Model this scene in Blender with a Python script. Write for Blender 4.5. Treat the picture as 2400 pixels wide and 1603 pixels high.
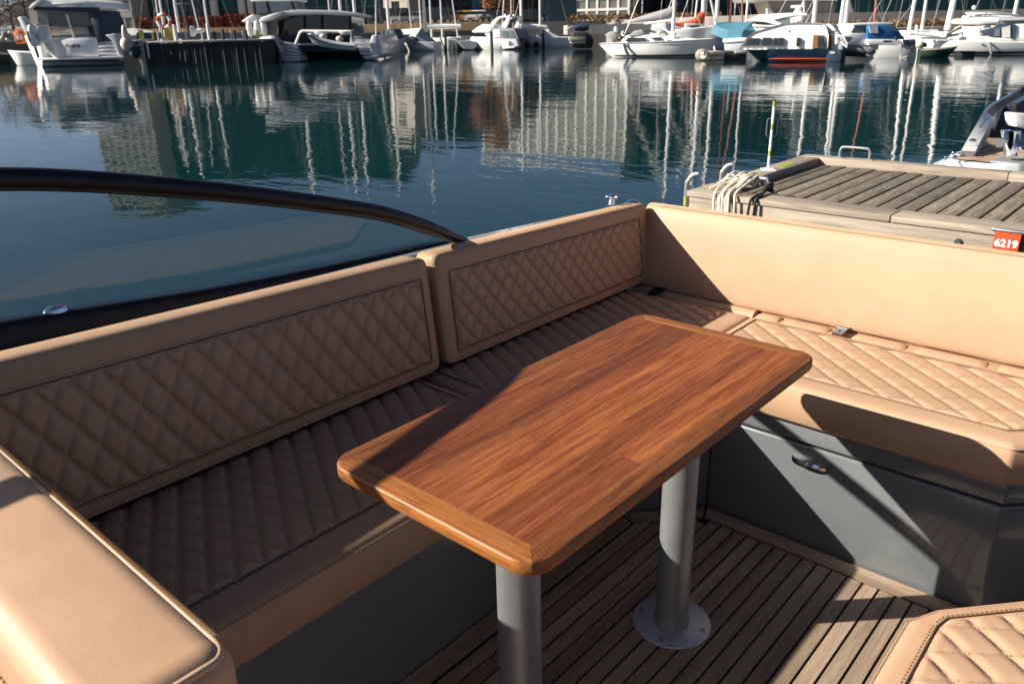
import bpy, bmesh, math, random
from mathutils import Vector, Matrix

# ------------------------------------------------------------------ scene, camera, sky, sun
for o in list(bpy.data.objects):
    bpy.data.objects.remove(o, do_unlink=True)
scene = bpy.context.scene
COL = scene.collection
PI = math.pi
YAW = math.radians(-41.9)
PITCH = math.radians(21.342)
ROLL = math.radians(1.3)
FOC = 1867.0                      # focal length for a 2400 pixel wide frame
CAM = Vector((0.791, -1.460, 1.400))
fwd = Vector((math.sin(YAW) * math.cos(PITCH), math.cos(YAW) * math.cos(PITCH), -math.sin(PITCH)))
rt0 = Vector((math.cos(YAW), -math.sin(YAW), 0.0))
dn0 = fwd.cross(rt0)
c_rt = math.cos(ROLL) * rt0 + math.sin(ROLL) * dn0
c_dn = -math.sin(ROLL) * rt0 + math.cos(ROLL) * dn0
cd = bpy.data.cameras.new("camera")
cam = bpy.data.objects.new("camera", cd)
COL.objects.link(cam)
M = Matrix((c_rt, -c_dn, -fwd)).transposed().to_4x4()
M.translation = CAM
cam.matrix_world = M
cd.sensor_width = 36.0
cd.lens = FOC / 2400.0 * 36.0
cd.clip_start = 0.02
cd.clip_end = 3000.0
cd.dof.use_dof = True
cd.dof.focus_distance = 1.7
cd.dof.aperture_fstop = 11.0
scene.camera = cam

SUN = Vector((1.26, 1.27, -1.0)).normalized()      # direction the sunlight travels
elev = math.asin(-SUN.z)
world = bpy.data.worlds.new("World")
scene.world = world
world.use_nodes = True
wn = world.node_tree
wn.nodes.clear()
sky = wn.nodes.new("ShaderNodeTexSky")
sky.sky_type = 'NISHITA'
sky.sun_disc = False
sky.sun_elevation = elev
sky.sun_rotation = math.atan2(-SUN.x, -SUN.y)
sky.air_density = 0.42
sky.dust_density = 1.0
sky.ozone_density = 0.8
bg = wn.nodes.new("ShaderNodeBackground")
bg.inputs[1].default_value = 0.05
wo = wn.nodes.new("ShaderNodeOutputWorld")
wn.links.new(sky.outputs[0], bg.inputs[0])
wn.links.new(bg.outputs[0], wo.inputs[0])
sl = bpy.data.lights.new("sun", 'SUN')
sl.energy = 5.0
sl.angle = math.radians(0.53)
sl.color = (1.0, 0.93, 0.82)
so = bpy.data.objects.new("sun", sl)
so.rotation_euler = SUN.to_track_quat('-Z', 'Y').to_euler()
so.location = (-20, -20, 18)
COL.objects.link(so)
scene.view_settings.view_transform = 'Standard'
scene.view_settings.look = 'None'
scene.view_settings.gamma = 1.0
scene.view_settings.exposure = 1.22
scene.render.resolution_x = 1024
scene.render.resolution_y = 683
scene.render.engine = 'CYCLES'
scene.cycles.max_bounces = 6
scene.cycles.transparent_max_bounces = 12

random.seed(7)
R = random.Random(11)
WL = -0.42                         # water level; the cockpit floor is z = 0

# ------------------------------------------------------------------ helpers: tagging
def tag(o, label=None, cat=None, group=None, kind=None):
    if label: o["label"] = label
    if cat: o["category"] = cat
    if group: o["group"] = group
    if kind: o["kind"] = kind
    return o

def thing(name, label, cat, loc=(0, 0, 0), rz=0.0, group=None):
    e = bpy.data.objects.new(name, None)
    e.empty_display_size = 0.1
    e.location = loc
    e.rotation_euler = (0, 0, rz)
    COL.objects.link(e)
    return tag(e, label, cat, group)

def copy_tree(o, parent=None):
    c = o.copy()
    COL.objects.link(c)
    c.parent = parent
    for ch in list(o.children):
        copy_tree(ch, c)
    return c

def inst(mesh, name, parent, loc=(0, 0, 0), rz=0.0, scale=(1, 1, 1)):
    o = bpy.data.objects.new(name, mesh)
    o.location = loc
    o.rotation_euler = (0, 0, rz)
    o.scale = scale
    COL.objects.link(o)
    o.parent = parent
    return o

# ------------------------------------------------------------------ helpers: mesh builder
class MB:
    def __init__(self):
        self.v = []
        self.f = []
    def add(self, vs, fs):
        b = len(self.v)
        self.v += [tuple(p) for p in vs]
        self.f += [tuple(i + b for i in q) for q in fs]
        return self
    def box(self, x0, x1, y0, y1, z0, z1):
        vs = [(x, y, z) for z in (z0, z1) for y in (y0, y1) for x in (x0, x1)]
        return self.add(vs, [(0, 2, 3, 1), (4, 5, 7, 6), (0, 1, 5, 4), (2, 6, 7, 3), (0, 4, 6, 2), (1, 3, 7, 5)])
    def obox(self, c, ax, ay, az):
        c, ax, ay, az = map(Vector, (c, ax, ay, az))
        vs = [c + sx * ax + sy * ay + sz * az for sz in (-1, 1) for sy in (-1, 1) for sx in (-1, 1)]
        return self.add(vs, [(0, 2, 3, 1), (4, 5, 7, 6), (0, 1, 5, 4), (2, 6, 7, 3), (0, 4, 6, 2), (1, 3, 7, 5)])
    def prism(self, poly, vec):
        n = len(poly)
        vec = Vector(vec)
        a = [Vector(p) for p in poly]
        vs = a + [p + vec for p in a]
        fs = [tuple(range(n))[::-1], tuple(range(n, 2 * n))]
        fs += [(i, (i + 1) % n, n + (i + 1) % n, n + i) for i in range(n)]
        return self.add(vs, fs)
    def loft(self, secs, closed=True, caps=True):
        n = len(secs[0])
        vs = [p for s in secs for p in s]
        fs = []
        m = n if closed else n - 1
        for k in range(len(secs) - 1):
            for i in range(m):
                j = (i + 1) % n
                fs.append((k * n + i, k * n + j, (k + 1) * n + j, (k + 1) * n + i))
        if caps:
            fs.append(tuple(range(n))[::-1])
            fs.append(tuple(range((len(secs) - 1) * n, len(secs) * n)))
        return self.add(vs, fs)
    def tube(self, pts, r, n=8, caps=True, ry=None, loop=False):
        pts = [Vector(p) for p in pts]
        m = len(pts)
        rs = r if isinstance(r, (list, tuple)) else [r] * m
        secs = []
        prev = None
        for i, p in enumerate(pts):
            if loop:
                t = pts[(i + 1) % m] - pts[i - 1]
            else:
                t = pts[min(i + 1, m - 1)] - pts[max(i - 1, 0)]
            t.normalize()
            if prev is None:
                a = Vector((0, 0, 1)) if abs(t.z) < 0.9 else Vector((1, 0, 0))
                e1 = t.cross(a).normalized()
            else:
                e1 = (prev - t * prev.dot(t)).normalized()
            prev = e1
            e2 = t.cross(e1)
            secs.append([p + rs[i] * (math.cos(2 * PI * k / n) * e1 + (ry / r if ry else 1) * math.sin(2 * PI * k / n) * e2) for k in range(n)])
        if loop:
            secs.append(secs[0])
        return self.loft(secs, True, caps and not loop)
    def lathe(self, prof, n=24, o=(0, 0, 0)):
        secs = [[(o[0] + r * math.cos(2 * PI * k / n), o[1] + r * math.sin(2 * PI * k / n), o[2] + z) for k in range(n)] for r, z in prof]
        return self.loft(secs, True, True)
    def ball(self, c, rx, ry=None, rz=None, n=10, m=7):
        ry = ry or rx
        rz = rz or rx
        prof = []
        for j in range(m + 1):
            t = -PI / 2 + PI * j / m
            prof.append((max(math.cos(t), 0.02), math.sin(t)))
        secs = [[(c[0] + rx * r * math.cos(2 * PI * k / n), c[1] + ry * r * math.sin(2 * PI * k / n), c[2] + rz * z) for k in range(n)] for r, z in prof]
        return self.loft(secs, True, True)
    def grid(self, fn, nu, nv):
        vs = [fn(i / nu, j / nv) for j in range(nv + 1) for i in range(nu + 1)]
        fs = [(j * (nu + 1) + i, j * (nu + 1) + i + 1, (j + 1) * (nu + 1) + i + 1, (j + 1) * (nu + 1) + i) for j in range(nv) for i in range(nu)]
        return self.add(vs, fs)
    def mesh(self, name, mat, smooth=35, bevel=0.0, seg=2, fix=True, weld=False):
        me = bpy.data.meshes.new(name)
        me.from_pydata([tuple(p) for p in self.v], [], self.f)
        if bevel or fix or weld:
            bm = bmesh.new()
            bm.from_mesh(me)
            if weld:
                bmesh.ops.remove_doubles(bm, verts=bm.verts, dist=1e-5)
            if fix:
                bmesh.ops.recalc_face_normals(bm, faces=bm.faces)
            if bevel:
                es = [e for e in bm.edges if len(e.link_faces) == 2 and e.calc_face_angle(0) > math.radians(30)]
                bmesh.ops.bevel(bm, geom=es, offset=bevel, segments=seg, profile=0.5, affect='EDGES', clamp_overlap=True)
            bm.to_mesh(me)
            bm.free()
        if smooth:
            me.shade_smooth()
            me.set_sharp_from_angle(angle=math.radians(smooth))
        me.materials.append(MAT[mat] if isinstance(mat, str) else mat)
        return me
    def build(self, name, mat, parent=None, **k):
        o = bpy.data.objects.new(name, self.mesh(name, mat, **k))
        COL.objects.link(o)
        if parent is not None:
            o.parent = parent
        return o

def arc(c, r, a0, a1, n):
    return [(c[0] + r * math.cos(a0 + (a1 - a0) * i / n), c[1] + r * math.sin(a0 + (a1 - a0) * i / n)) for i in range(n + 1)]

def rrect(x0, x1, y0, y1, r, n=5):
    return (arc((x1 - r, y1 - r), r, 0, PI / 2, n) + arc((x0 + r, y1 - r), r, PI / 2, PI, n) +
            arc((x0 + r, y0 + r), r, PI, 1.5 * PI, n) + arc((x1 - r, y0 + r), r, 1.5 * PI, 2 * PI, n))

def smooth_path(pts, sub=6):
    P = [Vector(p) for p in pts]
    out = []
    for i in range(len(P) - 1):
        p0, p1, p2, p3 = P[max(i - 1, 0)], P[i], P[i + 1], P[min(i + 2, len(P) - 1)]
        for k in range(sub):
            t = k / sub
            out.append(0.5 * ((2 * p1) + (-p0 + p2) * t + (2 * p0 - 5 * p1 + 4 * p2 - p3) * t * t + (-p0 + 3 * p1 - 3 * p2 + p3) * t ** 3))
    out.append(P[-1])
    return out

# ------------------------------------------------------------------ materials
MAT = {}
class NT:
    def __init__(self, name):
        self.m = bpy.data.materials.new(name)
        self.m.use_nodes = True
        self.t = self.m.node_tree
        self.t.nodes.clear()
        self.out = self.t.nodes.new("ShaderNodeOutputMaterial")
        MAT[name] = self.m
    def n(self, typ, **k):
        nd = self.t.nodes.new("ShaderNode" + typ)
        for a, b in k.items():
            if a[:2] == 'i_':
                key = a[2:]
                nd.inputs[int(key) if key.isdigit() else key.replace('_', ' ')].default_value = b
            else:
                setattr(nd, a, b)
        return nd
    def l(self, a, b, oi=0, ii=0):
        o = a.outputs[oi] if not isinstance(a, bpy.types.NodeSocket) else a
        self.t.links.new(o, b.inputs[ii])
    def principled(self, **k):
        p = self.n("BsdfPrincipled")
        for a, b in k.items():
            p.inputs[a.replace('_', ' ')].default_value = b
        self.l(p, self.out)
        self.p = p
        return p
    def ramp(self, stops):
        r = self.n("ValToRGB")
        e = r.color_ramp.elements
        while len(e) < len(stops):
            e.new(0.5)
        for el, (pos, c) in zip(e, stops):
            el.position = pos
            el.color = (*c, 1) if len(c) == 3 else c
        return r
    def coord(self, scale=(1, 1, 1), rnd=True, kind='Object', rot=(0, 0, 0)):
        tc = self.n("TexCoord")
        mp = self.n("Mapping")
        mp.inputs['Scale'].default_value = scale
        mp.inputs['Rotation'].default_value = rot
        self.t.links.new(tc.outputs[kind], mp.inputs['Vector'])
        if rnd:
            oi = self.n("ObjectInfo")
            mu = self.n("Math", operation='MULTIPLY', i_1=37.0)
            self.t.links.new(oi.outputs['Random'], mu.inputs[0])
            ad = self.n("VectorMath", operation='ADD')
            self.l(mp, ad)
            self.l(mu, ad, 0, 1)
            return ad
        return mp
    def bump(self, src, strength, dist=0.01, oi=0):
        b = self.n("Bump")
        b.inputs['Strength'].default_value = strength
        b.inputs['Distance'].default_value = dist
        self.l(src, b, oi, 'Height')
        self.t.links.new(b.outputs[0], self.p.inputs['Normal'])
        return b

def simple(name, col, rough=0.5, metal=0.0, var=0.0, vscale=3.0, bump=0.0, bscale=60.0, spec=0.5, coat=0.0):
    t = NT(name)
    p = t.principled(Base_Color=(*col, 1), Roughness=rough, Metallic=metal)
    p.inputs['Specular IOR Level'].default_value = spec
    if coat:
        p.inputs['Coat Weight'].default_value = coat
        p.inputs['Coat Roughness'].default_value = 0.05
    if var:
        c = t.coord((vscale,) * 3)
        n = t.n("TexNoise", i_Scale=1.0, i_Detail=6.0, i_Roughness=0.6)
        t.l(c, n)
        r = t.ramp([(0.3, tuple(x * (1 - var) for x in col)), (0.7, tuple(min(x * (1 + var), 1) for x in col))])
        t.l(n, r)
        t.l(r, p)
    if bump:
        c = t.coord((bscale,) * 3)
        n = t.n("TexNoise", i_Scale=1.0, i_Detail=4.0)
        t.l(c, n)
        t.bump(n, bump, 0.01)
    return t.m

def leather(name, col):
    t = NT(name)
    p = t.principled(Base_Color=(*col, 1), Roughness=0.46)
    p.inputs['Specular IOR Level'].default_value = 0.26
    c = t.coord((5, 5, 5))
    n = t.n("TexNoise", i_Scale=1.0, i_Detail=5.0, i_Roughness=0.65)
    t.l(c, n)
    r = t.ramp([(0.3, tuple(x * 0.92 for x in col)), (0.7, tuple(x * 1.07 for x in col))])
    t.l(n, r)
    t.l(r, p)
    c2 = t.coord((650, 650, 650), rnd=False)
    vo = t.n("TexNoise", i_Scale=1.0, i_Detail=1.0)
    t.l(c2, vo)
    ad = t.n("Math", operation='MULTIPLY_ADD', i_1=7.0)
    t.l(n, ad)
    t.l(vo, ad, 0, 2)
    t.bump(ad, 0.16, 0.0012)
    rr = t.ramp([(0.3, (0.46,) * 3), (0.7, (0.60,) * 3)])
    t.l(n, rr)
    t.l(rr, p, 0, 'Roughness')
    return t.m

leather('leather', (0.412, 0.258, 0.162))
simple('thread', (0.25, 0.15, 0.085), 0.8)
simple('seam', (0.10, 0.06, 0.035), 0.8)
simple('piping', (0.40, 0.27, 0.17), 0.6)

def wood(name, dark, mid, light, sx, sy, rough=0.4, coat=0.0, axis='y', rv=0.2):
    t = NT(name)
    p = t.principled(Roughness=rough)
    if coat:
        p.inputs['Coat Weight'].default_value = coat
        p.inputs['Coat Roughness'].default_value = 0.25
    big, sm = sx, sy
    sc = (big, sm, big) if axis == 'y' else (sm, big, big)
    c = t.coord(sc)
    cb = t.coord(tuple(x * 0.25 for x in sc))
    nb = t.n("TexNoise", i_Scale=1.0, i_Detail=3.0)
    t.l(cb, nb)
    n = t.n("TexNoise", i_Scale=1.0, i_Detail=9.0, i_Roughness=0.62, i_Distortion=1.4)
    t.l(c, n)
    r = t.ramp([(0.30, dark), (0.50, mid), (0.72, light)])
    t.l(n, r)
    r2 = t.ramp([(0.36, (0.62, 0.57, 0.54)), (0.64, (1.22, 1.2, 1.15))])
    t.l(nb, r2)
    mx = t.n("Mix", data_type='RGBA', blend_type='MULTIPLY')
    mx.inputs[0].default_value = 0.8
    t.t.links.new(r.outputs[0], mx.inputs[6])
    t.t.links.new(r2.outputs[0], mx.inputs[7])
    cp = t.coord((sc[0] * 7, sc[1] * 7, sc[2] * 7) if sx > 35 else sc)
    npz = t.n("TexNoise", i_Scale=1.0, i_Detail=2.0)
    t.l(cp, npz)
    rp_ = t.ramp([(0.34, (0.55, 0.5, 0.48)), (0.48, (1.0, 1.0, 1.0)), (0.68, (1.12, 1.12, 1.12))])
    t.l(npz, rp_)
    mp_ = t.n("Mix", data_type='RGBA', blend_type='MULTIPLY')
    mp_.inputs[0].default_value = 0.75 if sx < 55 else 0.35
    t.t.links.new(mx.outputs[2], mp_.inputs[6])
    t.t.links.new(rp_.outputs[0], mp_.inputs[7])
    mx = mp_
    oi = t.n("ObjectInfo")
    hs = t.n("HueSaturation")
    mr = t.n("MapRange")
    mr.inputs[3].default_value = 1 - rv
    mr.inputs[4].default_value = 1 + rv
    t.t.links.new(oi.outputs['Random'], mr.inputs[0])
    t.t.links.new(mr.outputs[0], hs.inputs['Value'])
    t.t.links.new(mx.outputs[2], hs.inputs['Color'])
    t.t.links.new(hs.outputs[0], p.inputs['Base Color'])
    cf = t.coord(tuple(x * 4 for x in sc))
    nf = t.n("TexNoise", i_Scale=1.0, i_Detail=4.0)
    t.l(cf, nf)
    t.bump(nf, 0.12, 0.002)
    rr = t.ramp([(0.3, (rough - 0.06,) * 3), (0.7, (rough + 0.14,) * 3)])
    t.l(n, rr)
    t.l(rr, p, 0, 'Roughness')
    return t.m

wood('table_wood', (0.105, 0.025, 0.006), (0.195, 0.054, 0.012), (0.270, 0.092, 0.022), 46, 2.2, 0.52, 0.0, rv=0.09)
wood('border_wood', (0.13, 0.036, 0.009), (0.215, 0.070, 0.016), (0.29, 0.108, 0.028), 42, 2.4, 0.48, 0.0, rv=0.04)
wood('border_wood_across', (0.20, 0.063, 0.014), (0.275, 0.100, 0.023), (0.34, 0.135, 0.035), 42, 2.4, 0.48, 0.0, axis='x', rv=0.04)
wood('teak_deck', (0.25, 0.17, 0.118), (0.335, 0.235, 0.165), (0.41, 0.30, 0.215), 60, 3.0, 0.7, rv=0.22)
wood('teak_deck_across', (0.25, 0.17, 0.118), (0.335, 0.235, 0.165), (0.41, 0.30, 0.215), 60, 3.0, 0.7, axis='x', rv=0.15)
simple('caulk', (0.008, 0.008, 0.009), 0.6)
simple('gelcoat', (0.140, 0.146, 0.152), 0.22, var=0.06, vscale=6, bump=0.02, bscale=4, coat=0.5)
simple('hull_grey', (0.25, 0.26, 0.28), 0.25, coat=0.5)
simple('black_trim', (0.007, 0.008, 0.010), 0.42, bump=0.05, bscale=400, spec=0.3)
simple('black_rubber', (0.01, 0.01, 0.011), 0.6)
simple('alu_paint', (0.34, 0.34, 0.335), 0.40, var=0.08, vscale=9, bump=0.10, bscale=700, metal=0.6)
simple('plate_metal', (0.50, 0.53, 0.58), 0.34, metal=0.55, var=0.08, vscale=40, bump=0.10, bscale=500)
simple('chrome', (0.75, 0.76, 0.78), 0.07, metal=1.0)
simple('screw', (0.12, 0.13, 0.15), 0.35, metal=1.0)
simple('steel', (0.45, 0.46, 0.48), 0.28, metal=1.0)
t = NT('tinted_glass')
tr = t.n("BsdfTransparent")
tr.inputs[0].default_value = (0.90, 0.925, 0.93, 1)
gl = t.n("BsdfGlossy")
gl.inputs['Roughness'].default_value = 0.01
fr = t.n("Fresnel", i_IOR=1.5)
mr = t.n("Math", operation='MULTIPLY', i_1=0.06)
t.l(fr, mr)
mx = t.n("MixShader")
t.l(mr, mx)
t.l(tr, mx, 0, 1)
t.l(gl, mx, 0, 2)
t.l(mx, t.out)

# ------------------------------------------------------------------ water
t = NT('water')
p = t.principled(Base_Color=(0.0025, 0.022, 0.023, 1), Roughness=0.015, IOR=1.33)
tc = t.n("TexCoord")
def wave(scale, rotz, detail, dist):
    mp = t.n("Mapping")
    mp.inputs['Rotation'].default_value = (0, 0, rotz)
    mp.inputs['Scale'].default_value = scale
    t.t.links.new(tc.outputs['Object'], mp.inputs[0])
    n = t.n("TexNoise", i_Scale=1.0, i_Detail=detail, i_Roughness=0.5, i_Distortion=dist)
    t.l(mp, n)
    return n
# ripple crests lie roughly across the line of sight
w1 = wave((1.3, 3.4, 1.0), -math.radians(41.9), 3.0, 0.4)
w2 = wave((0.25, 0.6, 1.0), -math.radians(30), 2.0, 0.2)
b2 = t.n("Bump")
b2.inputs['Strength'].default_value = 0.14
b2.inputs['Distance'].default_value = 0.10
t.l(w2, b2, 0, 'Height')
b1 = t.n("Bump")
b1.inputs['Strength'].default_value = 0.22
b1.inputs['Distance'].default_value = 0.020
t.l(w1, b1, 0, 'Height')
t.t.links.new(b2.outputs[0], b1.inputs['Normal'])
t.t.links.new(b1.outputs[0], p.inputs['Normal'])
m = MB()
m.grid(lambda a, b: (-1500 + 3000 * a, -300 + 1800 * b, WL), 12, 12)
tag(m.build('harbour_water', 'water', smooth=0, fix=False), kind='structure')

# ================================================================== the boat we stand on
boat = thing('motorboat', 'open motorboat cockpit in the foreground with grey mouldings, teak floor and dark framed window', 'motorboat')

# --- cockpit floor: black caulking sheet with teak planks set in it
m = MB()
m.box(-0.42, 1.75, -2.2, 1.6, -0.04, -0.004)
floor = m.build('cockpit_floor', 'caulk', boat, smooth=0)
PITCHX = 0.0416
x = -0.311
ymar = 0.462
k = 0
while x < 1.7:
    y1 = ymar - 0.003
    if x < -0.17:
        y1 = 0.302 + (x + 0.314) / 0.15 * 0.16 - 0.004
    xa, xb = x + 0.0032, x + PITCHX - 0.0032
    if xb < -0.165:
        ya = 0.302 + (xa + 0.314) / 0.15 * 0.16 - 0.006
        yb = 0.302 + (xb + 0.314) / 0.15 * 0.16 - 0.006
    else:
        ya = yb = y1 if x < 0.80 else 1.18
        if xa < -0.165:
            ya = 0.302 + (xa + 0.314) / 0.15 * 0.16 - 0.006
    m = MB()
    m.prism([(xa, -2.15, -0.003), (xb, -2.15, -0.003), (xb, yb, -0.003), (xa, ya, -0.003)], (0, 0, 0.0045))
    m.build('plank', 'teak_deck', floor, smooth=0)
    x += PITCHX
    k += 1
def flat_plank(poly, mat):
    MB().prism([(a, b, -0.003) for a, b in poly], (0, 0, 0.0045)).build('margin_plank', mat, floor, smooth=0)
flat_plank([(-0.372, -2.15), (-0.3195, -2.15), (-0.3195, 0.296), (-0.372, 0.325)], 'teak_deck')
flat_plank([(-0.3665, 0.329), (-0.317, 0.305), (-0.1685, 0.4655), (-0.189, 0.519)], 'teak_deck_across')
flat_plank([(-0.162, 0.4675), (0.805, 0.4675), (0.805, 0.522), (-0.182, 0.522)], 'teak_deck_across')

# --- moulded seat bases
m = MB()
m.prism([(-0.95, -2.2, -0.02), (-0.376, -2.2, -0.02), (-0.376, 0.33, -0.02), (-0.195, 0.53, -0.02), (-0.195, 1.4, -0.02), (-0.95, 1.4, -0.02)], (0, 0, 0.372))
m.build('port_seat_base', 'gelcoat', boat, smooth=30, bevel=0.006)
MB().box(-0.3775, -0.3745, -1.02, -0.985, 0.262, 0.288).build('socket_plate', 'black_trim', boat, smooth=0)
AF = [(-0.192, 0.53), (0.574, 0.53), (0.76, 0.72), (0.76, 1.4), (-0.192, 1.4)]
m = MB()
m.prism([(a, b, -0.02) for a, b in AF], (0, 0, 0.330))
aft = m.build('aft_seat_base', 'gelcoat', boat, smooth=30, bevel=0.007, seg=3)
AF2 = [(-0.191, 0.537), (0.571, 0.537), (0.753, 0.724), (0.753, 1.39), (-0.191, 1.39)]
MB().prism([(a, b, 0.309) for a, b in AF2], (0, 0, 0.012)).build('recess', 'black_rubber', aft, smooth=0)
AF3 = [(-0.1905, 0.524), (0.577, 0.524), (0.766, 0.717), (0.766, 1.395), (-0.1905, 1.395)]
MB().prism([(a, b, 0.320) for a, b in AF3], (0, 0, 0.057)).build('seat_ledge', 'gelcoat', aft, smooth=30, bevel=0.006, seg=3)
MB().box(-0.875, 1.74, 1.20, 1.50, -0.30, 0.42).build('transom', 'hull_grey', boat, bevel=0.03, seg=3)
MB().box(1.735, 1.86, -2.2, 1.50, -0.70, 0.60).build('starboard_coaming', 'gelcoat', boat, bevel=0.03, seg=3)
# chrome pull on the aft locker
m = MB()
pts = [(0.060 + 0.096 * i / 8, 0.5255 - 0.016 * math.sin(PI * i / 8) ** 0.6, 0.262) for i in range(9)]
m.loft([[(px, 0.531, z0 + 0.0095 * math.copysign(1, dz) * (0.75 + 0.25 * math.sin(PI * i / 8))) if False else (px, yy, z0 + dz) for yy, dz in ((0.531, -0.010), (py, -0.009), (py - 0.004, 0.0), (py, 0.009), (0.531, 0.010))] for i, (px, py, z0) in enumerate(pts)])
pull = m.build('latch_pull', 'chrome', aft, smooth=40)
MB().lathe([(0.0045, 0), (0.0045, 0.002), (0.001, 0.0025)], 12, (0, 0, 0)).build('keyhole', 'black_rubber', pull)
pull.children[0].rotation_euler = (PI / 2, 0, 0)
pull.children[0].location = (0.108, 0.5055, 0.262)
# base of the seat at the right edge of the view
MB().prism([(0.605, -2.0, 0), (0.605, -0.25, 0), (0.64, -0.20, 0), (0.92, 0.10, 0), (1.5, 0.10, 0), (1.5, -2.0, 0)], (0, 0, 0.385)).build('starboard_seat_base', 'gelcoat', boat, smooth=30, bevel=0.008)

# --- hull side, gunwale, sill, side window
gx = [(-2.3, -0.995), (-1.0, -0.998), (0.0, -0.985), (0.30, -0.962), (0.63, -0.945), (0.90, -0.925), (1.06, -0.910), (1.16, -0.895)]
secs = []
for yy, xx in gx:
    zt = 0.803 - 0.030 * yy
    xi = max(xx + 0.030, min(xx + 0.088, -0.874))
    secs.append([(xx + 0.02, yy, WL - 0.3), (xx - 0.045, yy, 0.25), (xx - 0.035, yy, zt - 0.06), (xx - 0.012, yy, zt - 0.012), (xx + 0.006, yy, zt),
                 (xi - 0.010, yy, zt + 0.001), (xi, yy, zt - 0.012), (xi, yy, zt - 0.10), (xi - 0.01, yy, 0.2), (xi, yy, WL - 0.3)])
MB().loft(secs).build('hull_side', 'hull_grey', boat, smooth=50)
m = MB()
m.prism([(-0.9, 1.52, WL - 0.2), (1.9, 1.52, WL - 0.2), (1.9, 2.6, WL - 0.2), (-0.7, 2.6, WL - 0.2)], (0, 0, 0.42))
m.build('swim_platform', 'hull_grey', boat, bevel=0.03)
sill = [(-0.930, -2.3, 0.965), (-0.938, -1.45, 0.917), (-0.943, -1.035, 0.890), (-0.945, -0.80, 0.868), (-0.947, -0.575, 0.846), (-0.948, -0.22, 0.824), (-0.946, 0.16, 0.807), (-0.944, 0.25, 0.802)]
sill = smooth_path(sill, 4)
secs = []
for p in sill:
    zb = 0.70
    secs.append([(p.x + 0.070, p.y, zb), (p.x + 0.066, p.y, 0.775), (p.x + 0.014, p.y, 0.782), (p.x + 0.012, p.y, p.z - 0.014), (p.x + 0.004, p.y, p.z - 0.003), (p.x - 0.006, p.y, p.z), (p.x - 0.016, p.y, p.z - 0.006), (p.x - 0.022, p.y, zb)])
MB().loft(secs).build('window_sill', 'black_trim', boat, smooth=50)
MB().tube([(p.x - 0.019, p.y, p.z - 0.004) for p in sill], 0.0055, 8).build('sill_highlight', 'steel', boat)  # added strip stands in for the bright highlight line of the gunwale
tubep = [(-0.770, -2.35, 1.285), (-0.778, -1.85, 1.262), (-0.790, -1.43, 1.226), (-0.797, -1.21, 1.202), (-0.803, -1.008, 1.178), (-0.810, -0.863, 1.152), (-0.821, -0.693, 1.113), (-0.835, -0.488, 1.061), (-0.855, -0.234, 0.989),
         (-0.870, -0.082, 0.939), (-0.889, 0.085, 0.866), (-0.904, 0.180, 0.820), (-0.918, 0.240, 0.798)]
tubep = smooth_path(tubep, 4)
nt = len(tubep)
rad = [0.021 if i < nt - 10 else 0.021 - 0.011 * (i - nt + 10) / 10 for i in range(nt)]
MB().tube(tubep, rad, 16).build('window_frame', 'black_trim', boat, smooth=60)
# window pane with a real thickness
def lerp_at(path, yv):
    for a, b in zip(path, path[1:]):
        if a.y <= yv <= b.y:
            return a.lerp(b, (yv - a.y) / max(b.y - a.y, 1e-6))
    return path[-1]
o_, i_ = [], []
ys = [-2.25 + (0.17 + 2.25) * i / 40 for i in range(41)]
secs = []
for yv in ys:
    a = lerp_at(sill, yv)
    b = lerp_at(tubep, yv)
    secs.append([(a.x - 0.003, yv, a.z - 0.004), (b.x - 0.003, yv, b.z), (b.x + 0.002, yv, b.z), (a.x + 0.002, yv, a.z - 0.004)])
MB().loft(secs).build('window_pane', 'tinted_glass', boat, smooth=60)
# chrome fittings along the gunwale
m = MB()
m.lathe([(0.030, 0.0), (0.031, 0.006), (0.026, 0.016), (0.012, 0.022), (0.001, 0.023)], 20)
nl = m.build('filler_cap', 'chrome', boat)
nl.location = (-0.955, -0.925, 0.872)
nl.scale = (0.45, 0.8, 0.9)
m = MB()
m.lathe([(0.032, 0), (0.032, 0.008), (0.016, 0.022), (0.013, 0.045), (0.022, 0.055), (0.022, 0.062), (0.008, 0.068)], 16)
m.tube([(-0.03, 0, 0.052), (0.03, 0, 0.058)], 0.006, 8)
cl = m.build('mooring_bollard', 'chrome', boat)
cl.location = (-0.893, 0.99, 0.772)
cl.scale = (0.8, 0.8, 0.8)
m = MB()
m.lathe([(0.036, 0), (0.036, 0.006), (0.024, 0.014), (0.002, 0.016)], 16)
c2 = m.build('filler_cap', 'chrome', boat)
c2.location = (-0.885, 1.12, 0.770)
c2.scale = (0.7, 0.7, 0.9)

# ================================================================== upholstery
def inset_poly(poly, d):
    n = len(poly)
    out = []
    for i in range(n):
        p0, p1, p2 = Vector(poly[i - 1]), Vector(poly[i]), Vector(poly[(i + 1) % n])
        e1 = (p1 - p0).normalized()
        e2 = (p2 - p1).normalized()
        n1 = Vector((-e1.y, e1.x))
        n2 = Vector((-e2.y, e2.x))
        b = (n1 + n2)
        out.append(p1 + b * (d / max(0.3, 0.5 * b.length_squared)) )
    return out

def round_poly(poly, r, n=5):
    out = []
    N = len(poly)
    for i in range(N):
        p0, p1, p2 = Vector(poly[i - 1]), Vector(poly[i]), Vector(poly[(i + 1) % N])
        a = (p0 - p1)
        b = (p2 - p1)
        la, lb = a.length, b.length
        a.normalize()
        b.normalize()
        ang = math.acos(max(-1, min(1, a.dot(b))))
        d = min(r / math.tan(ang / 2), la * 0.45, lb * 0.45)
        q0 = p1 + a * d
        q2 = p1 + b * d
        for k in range(n + 1):
            t = k / n
            out.append(q0.lerp(p1, t).lerp(p1.lerp(q2, t), t))
    return out

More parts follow.
